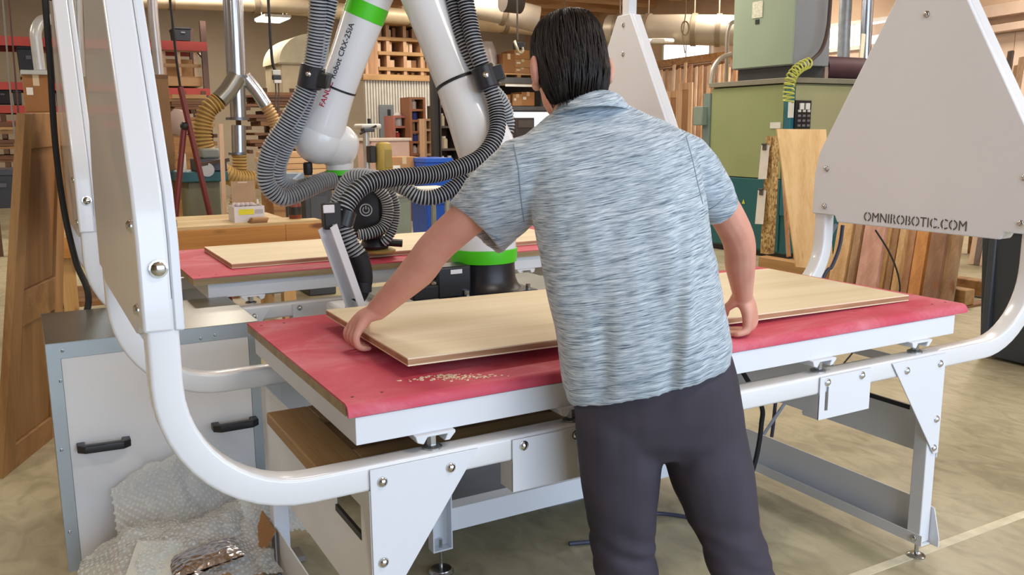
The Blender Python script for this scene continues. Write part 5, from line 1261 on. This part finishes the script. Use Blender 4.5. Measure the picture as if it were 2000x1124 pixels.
# ---- dark steel rack with cartons left of the man's head
YK = 12.2
a, b, z0, z1 = rect(966, 1105, 150, 300, YK)
t = thing('steel_rack', 'dark steel storage rack left of the man\'s head', 'rack', ((a+b)/2, YK+.4, 0))
BS = mat('#3c3d42', .5, .2)
for x in (a, b-.06):
    for y in (YK, YK+.8): MB().box((x, y, 0), (x+.06, y+.06, A(1000, 150, YK).z)).build('upright', BS, t)
LZ = [A(1020, p, YK).z for p in (152, 208)]
for z in LZ: MB().box((a, YK-.04, z-.1), (b, YK-.001, z)).build('beam', mat('#55575c', .5, .2), t); MB().box((a+.061, YK, z-.03), (b-.061, YK+.86, z-.004)).build('deck', BS, t)
MB().box((a+.07, YK+.82, LZ[1]), (b-.07, YK+.84, LZ[0]-.1)).build('back', mat('#2a2422', .8), t)
MB().box((a+.2, YK-.045, LZ[0]-.16), (a+.75, YK-.041, LZ[0]-.12)).build('light_strip', mat('#e8e8e4', .5), t); MB().box((a+1.0, YK-.045, LZ[0]-.16), (a+1.2, YK-.041, LZ[0]-.12)).build('light_strip', mat('#e8e8e4', .5), t)
for k, (p0, p1, q0, q1, c, nm) in enumerate(((978, 997, 186, 207, 2, 'dark small'), (1002, 1020, 184, 207, 1, 'middle tan'), (1019, 1044, 180, 207, 0, 'largest')) ): carton(nm+' carton on the lower shelf of the dark steel rack', p0, p1, q0, q1, YK+.1, .4, c, 'cartons on the steel rack', k != 0)
for k, (p0, p1, q0, q1, c, nm) in enumerate(((982, 1006, 105, 142, 2, 'dark brown carton on a pallet'), (1006, 1036, 116, 132, 1, 'flat tan carton, middle of its pile'), (1005, 1034, 98, 115.6, 0, 'flat tan carton, top of its pile'), (1006, 1034, 132.4, 143, 1, 'flat tan carton, bottom of its pile'))): carton(nm+' above the dark steel rack', p0, p1, q0, q1, YK+.12, .5, c, 'cartons above the steel rack', k > 0)
t = thing('pallet', 'small wooden pallet on top of the dark steel rack', 'pallet', tuple(V(A(1015, 150, YK).x, YK+.35, LZ[0])))
aa, bb = A(980, 148, YK+.1).x, A(1045, 148, YK+.1).x; zt_ = A(1010, 143.2, YK+.1).z
for k in range(3): MB().box((aa+(bb-aa-.08)*k/2, YK+.08, LZ[0]), (aa+(bb-aa-.08)*k/2+.08, YK+.7, zt_-.03)).build('block', BRW[1], t)
for k in range(4): MB().box((aa, YK+.08+k*.16, zt_-.03), (bb, YK+.18+k*.16, zt_)).build('slat', BRW[2], t)
m = MB(); a, b, z0, z1 = rect(936, 980, 80, 152, YK+.2)
for j in range(15):
    f = j/14; R_ = []
    for k in range(20):
        th = 2*pi*k/20; w = 1-.25*max(0, f-.8)/.2; p = V((a+b)/2+(b-a)/2*w*cos(th), YK+.5+.3*w*sin(th), z0+(z1-z0)*f); p += V(cos(th), sin(th), 0)*.05*noise.noise(p*4); R_.append(p)
    if j == 0: RR = []
    RR.append(R_)
m.loft(RR)
tag(m.build('wrapped_bundle', mat('#b3aaa6', .3, 0, .15, 9), None, smooth=60), 'pallet load wrapped in clear plastic right of the lower arm hoses', 'bundle')
mo = thing('monitor', 'bright screen showing behind the man\'s left shoulder', 'monitor', tuple(A(1035, 262, 8.0)))
a, b, z0, z1 = rect(994, 1082, 219, 262, 8.0)
MB().box((a-.03, 8.02, z0-.03), (b+.03, 8.06, z1+.03)).build('bezel', BLACK, mo, .005); MB().box((a, 8.012, z0), (b, 8.019, z1)).build('screen', emis('#dfe6f2', 1.0), mo)
MB().box(((a+b)/2-.04, 8.03, .7), ((a+b)/2+.04, 8.06, z0-.03)).build('neck', BLACK, mo); MB().box(((a+b)/2-.3, 7.97, .66), ((a+b)/2+.3, 8.3, .70)).build('foot', BLACK, mo)
t = thing('control_desk', 'dark control desk under the bright screen', 'desk', ((a+b)/2, 8.1, 0)); MB().box((a-.2, 7.7, .61), (b+.2, 8.5, .659)).build('top', BS, t, .004)
for x in (a-.15, b+.1): MB().box((x, 7.75, 0), (x+.06, 8.45, .609)).build('leg', BS, t)
t = thing('control_box', 'small dark box in front of the bright screen', 'box', tuple(A(1027, 262, 7.7))); a, b, z0, z1 = rect(1009, 1044, 230, 262, 7.75); MB().box((a, 7.75, .66), (b, 7.95, z1)).build('case', mat('#332a28', .5), t, .008); MB().box((a+.02, 7.744, z1-.12), (b-.02, 7.749, z1-.03)).build('panel', mat('#4a403c', .5), t)
# crane hook
t = thing('crane_hook', 'steel crane hook hanging on a cable left of the man\'s head', 'hook', tuple(A(1012, 105, 8.5)))
hx = A(1010, 0, 8.5)
MB().tube([V(hx.x, 8.5, 4.2), A(1010, 0, 8.5), A(1011, 78, 8.5)], .012, 8).build('cable', mat('#4d423c', .6), t)
MB().box((A(1004, 84, 8.5).x, 8.46, A(1010, 97, 8.5).z), (A(1023, 84, 8.5).x, 8.54, A(1010, 82, 8.5).z)).build('block', BLACK, t, .01)
MB().tube(smooth_path([A(1005, 80, 8.47), A(1009, 92, 8.44), A(1015, 103, 8.44), A(1021, 100, 8.44), A(1020, 92, 8.44)]), [.018]*33, 10).build('hook', mat('#b5ab92', .3, .8), t)
# ---- large horizontal ducts
DUC = mat('#b3a693', .45, .35, .1, 3)
def duct(label, P, r, bands=(), matl=DUC):
    t = thing('air_duct', label, 'duct', tuple(P[0]), 'overhead ducts')
    MB().tube(P, r, 22).build('pipe', matl, t, smooth=60)
    for f in bands:
        i = f*(len(P)-1); k = min(int(i), len(P)-2); c = P[k]+(P[k+1]-P[k])*(i-k); d_ = (P[k+1]-P[k]).normalized()
        MB().lathe([(r, -.04), (r+.02, -.04), (r+.02, .04), (r, .04)], c, d_, 22).build('band', mat('#8d7d68', .5, .4), t)
        MB().cyl(c+V(0,0,r), V(c.x, c.y, ZC), .012, seg=6).build('hanger_rod', mat('#8d7d68', .5), t)
duct('big round duct with dark bands crossing above the leaning lumber', [A(1190, 58, 11.0), A(1260, 58, 10.4), A(1340, 58, 9.8), A(1440, 60, 9.2)], .245, (.1, .36, .72, .88))
duct('long pale duct crossing behind the lower robot arm', [A(560, 12, 12.6), A(760, 30, 12.6), A(960, 48, 12.6), A(1080, 58, 12.6), A(1190, 66, 12.6)], .13, (.3, .55, .8), mat('#c4b08e', .5, .2))
duct('beige overhead duct along the top left edge', [A(180, -2, 11.5), A(430, 6, 11.5), A(600, 14, 11.5)], .1, (.3, .7), mat('#b5a488', .5, .2))
duct('large sloping duct coming down above the man\'s head', [A(920, 8, 11.8), A(985, 22, 11.6), A(1050, 38, 11.4)], .22, (.5,), mat('#b0a290', .5, .2))
t = thing('duct_motor', 'dark motor drum on the overhead duct left of the man\'s head', 'motor', tuple(A(1000, 20, 11.0))); MB().cyl(A(982, 2, 11.0), A(1016, 6, 11.0), .17, seg=18).build('drum', mat('#3e3630', .5), t); MB().cyl(A(998, -10, 11.0), V(A(998, -10, 11.0).x, 11.0, ZC), .03, seg=8).build('hanger', mat('#3e3630', .5), t)
# ================================================================ BACKGROUND: RIGHT
B_ = lambda x, y, X: at(x, y, 'X', X)
# boards leaning on the right wall, below a rail
XW = 10.9
pr0, pr1 = B_(1270, 128, XW), B_(1424, 108, XW)
t = thing('lumber_rail', 'brown rail above the boards leaning on the right wall', 'rail', tuple((pr0+pr1)/2))
MB().bar(pr0, pr1, .1, .14).build('rail', BRW[1], t); MB().bar(pr0-V(0, 0, .12), pr1-V(0, 0, .12), .06, .05).build('lip', BRW[0], t)
for s in (.1, .9): p = pr0+(pr1-pr0)*s; MB().bar(p, V(XR-.03, p.y, p.z), .05, .05).build('bracket', BRW[0], t)
rnd = random.Random(14)
px = 1283; k = 0
while px < 1436 and k < 20:
    w = rnd.uniform(6, 13); yt = rnd.uniform(124, 142)-(px-1283)*.05
    bt = B_(px, 260, XW-.55); bt = V(XW-.55-rnd.uniform(0, .12), bt.y, 0); tp = B_(px+rnd.uniform(-1, 5), yt, XW-.07)
    o = MB().bar(bt, tp, w/115, .03, V(1, 0, .2)).build('leaning_board', BZ[k % 4], None, .003)
    tag(o, '%s upright board from the far end, leaning on the right wall by the window' % ORD[k], 'board', 'boards leaning on the right wall')
    px += w+rnd.uniform(.5, 4); k += 1
# framed doors among them
for k, (p0, p1, q0) in enumerate(((1302, 1326, 178), (1324, 1350, 162))):
    X_ = XW-.85-.14*k; ya, yb = B_(p0, 220, X_).y, B_(p1, 220, X_).y; zt = B_((p0+p1)/2, q0, X_).z; y0, y1 = min(ya, yb), max(ya, yb)
    t = thing('cabinet_door', ['shorter framed door front leaning by the boards on the right wall', 'taller framed door front leaning by the boards on the right wall'][k], 'door', (X_, (y0+y1)/2, 0), 'door fronts leaning right')
    def pz(y): return 0
    for (a_, b_) in ((y0, y0+.09), (y1-.09, y1)): MB().box((X_, a_, 0), (X_+.03, b_, zt)).build('stile', BZ[1], t)
    for (a_, b_) in ((0, .12), (zt*.5-.05, zt*.5+.05), (zt-.12, zt)): MB().box((X_, y0+.091, a_), (X_+.03, y1-.091, b_)).build('rail', BZ[0], t)
    MB().box((X_+.01, y0+.091, .121), (X_+.02, y1-.091, zt-.121)).build('panel', BZ[2], t)
# ---- the green wide belt sander
XG = 6.75
YG = B_(1535, 400, XG).y; YG2 = B_(1386, 300, XG).y
zg = B_(1535, 163, XG).z; zte = B_(1450, 346, XG).z
GRN = mat('#8c9667', .5, 0, .04, 2); GRN2 = mat('#8fa08a', .5, 0, .04, 2); TEAL = mat('#1f5a5e', .45, 0, .04, 2); GRY = mat('#84898d', .5, 0, .04, 2); OLV = mat('#8b8a68', .5, 0, .05, 2)
XG2 = XG+2.3
t = thing('wide_belt_sander', 'large green and teal industrial sanding machine at right', 'machine', ((XG+XG2)/2, (YG+YG2)/2, 0))
MB().box((XG+.02, YG+.02, .06), (XG2, YG2, zte-.002)).build('lower_body', TEAL, t, .01)
MB().box((XG+.05, YG+.05, 0), (XG2-.05, YG2-.05, .059)).build('plinth', BLACK, t)
MB().box((XG+.02, YG+.02, zte), (XG2, YG2, zg)).build('upper_body', OLV, t, .01)
MB().box((XG, YG+.10, zte), (XG+.018, YG2, zg-.01)).build('side_door', GRN, t, .006)
MB().box((XG, YG+.10, .08), (XG+.018, YG2, zte-.01)).build('lower_door', TEAL, t, .006)
MB().box((XG-.005, YG, zte-.4), (XG+.06, YG+.09, zg-.02)).build('corner_trim', mat('#1f6472', .45), t, .006)
MB().box((XG+.07, YG, zte), (XG2-.02, YG+.018, zg-.02)).build('front_panel', mat('#9a9a74', .5, 0, .04, 2), t, .006)
MB().box((XG-.03, YG-.03, zg+.004), (XG2, YG2+.02, zg+.06)).build('top_plate', mat('#83806f', .5, .2), t, .004)
z2 = B_(1535, 128, XG+.05).z; yh = B_(1432, 70, XG+.05).y
MB().box((XG+.07, YG+.06, z2), (XG+.62, yh, 3.3)).build('hood', GRY, t, .01)
MB().box((XG+.05, YG+.06, z2+.01), (XG+.069, yh, 3.28)).build('hood_door', GRN2, t, .006)
MB().box((XG+.10, YG+.12, zg+.06), (XG+.6, yh-.05, z2)).build('hood_base', mat('#2c3030', .6), t)
MB().box((XG+.042, B_(1490, 20, XG+.05).y, B_(1480, 35, XG+.05).z), (XG+.049, B_(1470, 20, XG+.05).y, B_(1480, 3, XG+.05).z)).build('instruction_plate', mat('#cfd0bc', .6, 0, .2, 60), t)
MB().box((XG+.042, B_(1483, 40, XG+.05).y, B_(1480, 47, XG+.05).z), (XG+.049, B_(1476, 40, XG+.05).y, B_(1480, 38, XG+.05).z)).build('warning_label', BLACK, t)
MB().box((XG-.008, B_(1525, 245, XG).y, B_(1520, 251, XG).z), (XG-.001, B_(1505, 245, XG).y, B_(1520, 239, XG).z)).build('name_plate', mat('#d5d6cc', .5), t)
tri = MB(); c_ = B_(1452, 394, XG-.004); tri.add([c_+V(0, .025, -.025), c_+V(0, -.025, -.025), c_+V(0, 0, .03)], [(0, 1, 2)]); tri.build('warning_triangle', mat('#b9c83a', .5), t)
eb = MB().box((XG-.1, B_(1384, 210, XG).y, B_(1375, 245, XG).z), (XG+.015, B_(1366, 210, XG).y, B_(1375, 208, XG).z)).build('switch_box', mat('#7d8a7c', .5), t, .01)
MB().box((XG-.02, YG2+.001, zte-.3), (XG+.1, YG2+.12, zg-.06)).build('side_channel', mat('#6f8078', .5), t)
# breaker panel on the front
cxa = A(1553, 220, YG-.02).x; cxb = A(1583, 220, YG-.02).x; cz0 = A(1568, 252, YG-.02).z; cz1 = A(1568, 196, YG-.02).z
cp = MB().box((cxa, YG-.03, cz0), (cxb, YG-.001, cz1)).build('control_panel', BLACK, t, .004)
for i in range(3):
    for j in range(4):
        x = cxa+(cxb-cxa)*(.12+.3*i); z = cz0+(cz1-cz0)*(.08+.17*j); MB().box((x, YG-.04, z), (x+(cxb-cxa)*.18, YG-.031, z+(cz1-cz0)*.08)).build('button', mat(('#c9c9c4', '#6b6d72')[j < 3], .4), cp)
for i in range(2): x = cxa+(cxb-cxa)*(.2+.38*i); MB().box((x, YG-.045, cz1-(cz1-cz0)*.32), (x+(cxb-cxa)*.26, YG-.031, cz1-(cz1-cz0)*.1)).build('switch', mat('#d8d8d4', .4), cp)
MB().box((cxa-.09, YG-.01, cz0+.12), (cxa-.01, YG-.001, cz1-.02)).build('tag_strip', mat('#d5d4c8', .6), t)
# yellow coiled air hose
P = []
cl = [A(1582, 122, YG-.12), A(1562, 132, YG-.16), A(1546, 150, YG-.2), A(1541, 175, YG-.22), A(1540, 200, YG-.22)]
cl = smooth_path(cl, 24); nT = 13
for i, c in enumerate(cl):
    f = i/(len(cl)-1); th = 2*pi*nT*f; tg = (cl[min(i+1, len(cl)-1)]-cl[max(i-1, 0)]).normalized(); u = tg.cross(V(0, 1, 0)).normalized(); v = u.cross(tg); r = .052
    for q in range(1): P.append(c+(u*cos(th)+v*sin(th))*r)
fine = []
for i in range(700):
    f = i/699; g = f*(len(cl)-1); k0 = min(int(g), len(cl)-2); c = cl[k0]+(cl[k0+1]-cl[k0])*(g-k0); tg = (cl[k0+1]-cl[k0]).normalized(); u = tg.cross(V(0, 1, 0)).normalized(); v = u.cross(tg); th = 2*pi*nT*f
    fine.append(c+(u*cos(th)+v*sin(th))*.052)
tag(MB().tube(fine, .009, 6).build('coiled_hose', mat('#b9bf5a', .4)), 'yellow green coiled air hose on the green machine corner', 'hose')
tag(MB().tube(smooth_path([V(A(1625, 0, YG-.1).x, YG-.1, 4.2), A(1622, 0, YG-.1), A(1616, 60, YG-.1), A(1604, 98, YG-.1), A(1582, 120, YG-.12)]), .02, 8).build('machine_cable', mat('#4a3c34', .6)), 'brown hanging cable leading to the yellow coiled hose', 'cable')
# rolled abrasive belt on the machine
t = thing('sanding_belt_roll', 'rolled maroon sanding belt lying on the green machine', 'belt', tuple(A(1640, 158, YG+.3)))
p0 = V(A(1602, 138, YG+.25).x, YG+.25, zg+.06+.135); p1 = V(A(1684, 138, YG+.25).x, YG+.25, zg+.06+.135)
m = MB(); n = 26
R0 = [[p+V(0, cos(2*pi*k/n)*r*s, sin(2*pi*k/n)*r) for k in range(n)] for p, r, s in ((p0, .13, 1), (p1, .13, 1), (p1, .115, 1), (p0+V(.04, 0, 0), .115, 1))]
m.loft(R0, caps=False, closed=True); m.build('roll', mat('#4a2a33', .7), t, smooth=50)
MB().box((p0.x-.06, YG+.13, zg+.061), (p0.x-.005, YG+.42, zg+.2)).build('paper_flap', mat('#a08c7c', .8), t)
# pipes and conduits above
tag(MB().tube([V(A(1652, 0, 7.6).x, 7.6, 4.2), A(1650, 40, 7.6), A(1647, 118, 7.6), A(1645, 150, 7.6)], .09, 16).build('gray_pipe', mat('#8b949c', .45, .4, .15, 9)), 'mottled gray vertical pipe right of the hood', 'pipe')
tag(MB().tube([V(A(1694, 0, 6.4).x, 6.4, 4.2), A(1692, 60, 6.4), A(1689, 130, 6.4)], .075, 16).build('chrome_pipe', mat('#aeb9cc', .2, .9)), 'shiny vertical pipe left of the lettered cover', 'pipe')
t = thing('white_board_strip', 'pale narrow board standing against the shiny pipe', 'board', tuple(A(1683, 150, 6.2))); MB().bar(V(A(1678, 152, 6.2).x, 6.2, zg+.085), A(1686, 66, 6.2), .07, .02, V(0, 1, 0)).build('strip', mat('#dcd4bc', .6), t); MB().box((A(1678, 152, 6.2).x-.06, 6.1, zg+.062), (A(1678, 152, 6.2).x+.06, 6.3, zg+.085)).build('foot', BRW[2], t)
tag(MB().tube(smooth_path([A(1388, 165, YG2+.2), A(1393, 135, YG2+.2), A(1408, 114, YG2+.2), A(1428, 106, YG2+.2)]), .03, 10).build('guard_rail', mat('#a59f92', .4, .4)), 'bent gray pipe at the left end of the green machine', 'pipe')
tag(MB().tube(smooth_path([V(A(1418, 160, YG2+.4).x, YG2+.4, 0), A(1418, 160, YG2+.4), A(1420, 80, YG2+.4), A(1424, 52, YG2+.4), A(1434, 42, YG2+.4), A(1450, 40, YG2+.4)]), .025, 10).build('conduit', mat('#9a9284', .4, .4)), 'thin upright conduit beside the green hood', 'pipe')
tag(MB().tube(smooth_path([A(1256, 96, 9.6), A(1262, 84, 9.6), A(1272, 80, 9.6), A(1310, 80, 9.6), B_(1322, 80, XR-.10)]), .04, 10).build('white_pipe', mat('#d8d2c8', .4)), 'white bent pipe below the banded duct', 'pipe')
# coiled wire hanging from the duct
t = thing('wire_coil', 'coil of wire hanging before the banded duct', 'wire', tuple(A(1340, 100, 8.8)))
cc = A(1338, 55, 8.8); MB().tube([cc+V(cos(2*pi*k/24)*.07, 0, sin(2*pi*k/24)*.10) for k in range(24)], .012, 6, closed=True).build('loop', mat('#8a7a5c', .6), t)
MB().tube([V(A(1341, 0, 8.8).x, 8.8, 4.2), A(1340, 20, 8.8), A(1333, 70, 8.8), A(1338, 104, 8.8)], .009, 6).build('strand', mat('#8a7a5c', .6), t)
# ---- OSB post, clipped papers, pine panel, boards on the pallet
def osb():
    m, nt, b = newmat('strand_board'); v = N(nt, 'ShaderNodeTexVoronoi'); v.inputs['Scale'].default_value = 55; nt.links.new(coords(nt, (1, 1, .6)), v.inputs['Vector'])
    nt.links.new(ramp(nt, v.outputs['Color'], [(.2, '#7d5f35'), (.5, '#a98a55'), (.8, '#c9ac76')]), b.inputs['Base Color']); b.inputs['Roughness'].default_value = .8; return m
OSB = osb(); XO = 6.2
yo = B_(1500, 505, XO).y
t = thing('strand_board_post', 'strand board upright with two clipped papers before the green machine', 'post', (XO, yo, .14))
bt = B_(1498, 508, XO); bt.z = .155; tp = B_(1510, 266, XO)
MB().bar(bt, tp, .10, .10, V(1, 0, 0)).build('post', OSB, t)
for k, (p0, p1, q0, q1) in enumerate(((1480, 1504, 284, 350), (1472, 1499, 372, 438))):
    pa = B_((p0+p1)/2+3, q0, XO-.06); pb = B_((p0+p1)/2-3, q1, XO-.1)
    pp = tag(MB().bar(pb, pa, .115, .004, V(1, 0, 0)).build('paper_sheet', mat('#d9d5d0', .7)), ['upper', 'lower'][k]+' white paper sheet clipped on the strand board post', 'paper', 'clipped papers')
    cpx = thing('paper_clip', ['upper', 'lower'][k]+' gray spring clip holding a paper on the strand board post', 'clip', tuple(pa), 'spring clips')
    MB().bar(pa-V(.012, 0, .05), pa+V(-.012, 0, .01), .05, .012, V(1, 0, 0)).build('jaw', mat('#6a6a68', .4, .7), cpx, .002); MB().cyl(pa+V(-.02, .03, .012), pa+V(-.02, -.03, .012), .009, seg=8).build('spring', DARKST, cpx)
# pallet rails
pa, pb = B_(1487, 520, XO-.2), B_(1895, 588, XO-.2)
t = thing('lumber_skid', 'rough timber skid under the leaning lumber at right', 'pallet', (XO, (pa.y+pb.y)/2, 0))
ya, yb = B_(1487, 520, XO-.15).y, B_(1893, 590, XO-.15).y
MB().box((XO-.2, yb, .02), (XO-.08, ya, .15)).build('rail', wood('#b08a58', '#8b6436', 'Y', .8), t, .01); MB().box((XO+.3, yb, .02), (XO+.42, ya, .15)).build('rail', BRW[1], t, .01)
for k in range(6): y = yb+(ya-yb-.12)*k/5; MB().box((XO-.22, y, 0), (XO+.45, y+.1, .019)).build('slat', BRW[0], t)
def lean(label, px0, px1, qt, qb, X, th, matl, name='lumber_board', group='lumber leaning at right', sl=0, cat='board'):
    wadj = .97
    yb0 = B_((px0+px1)/2+sl, qb, X).y; yt0 = B_((px0+px1)/2, qt, X+.25)
    wd = abs(B_(px0, qb, X).y-B_(px1, qb, X).y)*wadj
    b0 = V(X-.05, yb0, .152 if X > XO-.2 else .004); t0 = V(X+.32, yt0.y, yt0.z)
    return tag(MB().bar(b0, t0, wd, th, V(1, 0, 0)).build(name, matl, None, .003), label, cat, group)
PS = [PD(1555, 522, 7.75), PD(1628, 530, 7.75), PD(1614, 253, 8.0), PD(1517, 252, 8.0)]
m = MB(); m.add(PS+[p+FH*.03 for p in PS], [(0,1,2,3),(7,6,5,4),(0,4,5,1),(1,5,6,2),(2,6,7,3),(3,7,4,0)])
tag(m.build('pine_sheet', wood('#d9b67e', '#c1955a', 'Z', .45, knots=True), None, .002), 'wide pine panel leaning in front of the green machine', 'panel', 'lumber leaning at right')
lean('dark edged board leaning just left of the wide pine panel', 1513, 1520, 256, 515, XO+.06, .02, BZ[2], sl=30)
for k, (p0, p1, qt, c, nm) in enumerate(((1549, 1556, 416, 0, 'leftmost short'), (1558, 1565, 416, 1, 'second short'), (1567, 1574, 417, 2, 'third short'))):
    lean(nm+' board leaning below the wide pine panel', p0, p1, qt, 520, XO-.12, .03, BZ[c], sl=20)
cols = [('#c9a878', '#a98250'), ('#b8906a', '#94694a'), ('#a3805c', '#80603e'), ('#c59a8a', '#a87a68'), ('#9c7650', '#7a5734'), ('#c48a4a', '#a56a2c'), ('#8a6448', '#6d4a30'), ('#a0805e', '#7d5e40')]
spec = [(1640, 1672, 0, 'pale wide crate board'), (1676, 1690, 2, 'narrow tan strip'), (1692, 1736, 3, 'broad pinkish plank'), (1737, 1748, 0, 'pale edge strip'), (1750, 1762, 4, 'narrow brown strip'), (1764, 1776, 0, 'slim light strip'), (1780, 1796, 1, 'bark edged strip'), (1797, 1822, 5, 'bright orange plank'), (1824, 1856, 6, 'dark knotty plank'), (1857, 1884, 7, 'rightmost knotty plank')]
for k, (p0, p1, c, nm) in enumerate(spec):
    lean(nm+' in the lumber row below the lettering', p0, p1, 372, 572, XO-.29-.02*(k % 3), .04+.01*(k % 2), wood(cols[c][0], cols[c][1], 'Z', .7, knots=(c in (6, 7))), sl=-16)
# dark trash bin
t = thing('trash_bin', 'large dark gray wheeled trash bin behind the right upright', 'bin', (4.95, 1.25, 0))
bx0, bx1, by0, by1 = 4.62, 5.3, .78, 1.56; BN = mat('#30353b', .45, 0, .06)
m = MB(); m.loft([[V((bx0+bx1)/2+s*(bx1-bx0)/2*f, (by0+by1)/2+q*(by1-by0)/2*f, z) for s, q in ((-1,-1),(1,-1),(1,1),(-1,1))] for f, z in ((.86, .02), (.97, .94), (1.0, .95), (1.0, 1.02))]); m.build('tub', BN, t, .02, seg=3)
MB().box((bx0-.03, by0-.03, 1.02), (bx1+.06, by1+.03, 1.09)).build('lid', mat('#2b3036', .45), t, .02, seg=3)
MB().box((bx0-.005, by0+.1, .82), (bx0+.03, by1-.18, .86)).build('grip_bar', mat('#50565c', .5), t, .006)
for y in (by0+.08, by1-.12): MB().box((bx0+.005, y, .1), (bx0+.05, y+.05, .82)).build('rib', mat('#383d44', .45), t, .01)
for y in (by0+.02, by1-.02): MB().cyl((bx1-.08, y-.03, .1), (bx1-.08, y+.03, .1), .1, seg=18).build('wheel', RUBBER, t)
# pieces at the upper right corner: purlins and leaning boards
for k, (q0, q1, w, nm) in enumerate(((38, 10, .16, 'upper'), (72, 46, .1, 'lower'))):
    p0 = B_(1700, q0+22, XR-.15); p1 = B_(2150, q1-20, XR-.15)
    g = MB().bar(p0, p1, .14, w).build('wall_girt', mat('#c4ab97', .6), None, .004); struct(g)
for k, (px0, px1, qt, c, nm) in enumerate(((1961, 1966, 122, 0, 'leftmost pale'), (1972, 1978, 100, 4, 'tall gray'), (1984, 1990, 128, 0, 'second pale'), (1994, 2000, 112, 1, 'rightmost tan'))):
    bt = V(8.2, B_(px0-22, 300, 8.4).y, 0); tp = B_((px0+px1)/2, qt, 8.9)
    tag(MB().bar(bt, tp, .06, .03, V(1, 0, 0)).build('lumber_board', [wood('#d9b899', '#c09a75', 'Z'), wood('#7a6a60', '#5c4e46', 'Z')][c == 4], None, .002), nm+' stick leaning at the upper right corner of the photo', 'board', 'sticks at the upper right')
t = thing('stick_rack', 'low dark rack behind the right upright holding leaning sticks', 'rack', (9.1, .9, 0))
ybk = B_(1900, 300, 8.9).y; yek = B_(2060, 300, 8.9).y
for z in (.8, 1.6): MB().box((8.96, min(ybk, yek), z), (9.02, max(ybk, yek), z+.08)).build('rail', BRW[0], t)
for y in (min(ybk, yek), max(ybk, yek)-.08): MB().box((8.96, y, 0), (9.3, y+.08, 2.0)).build('upright', BRW[0], t)
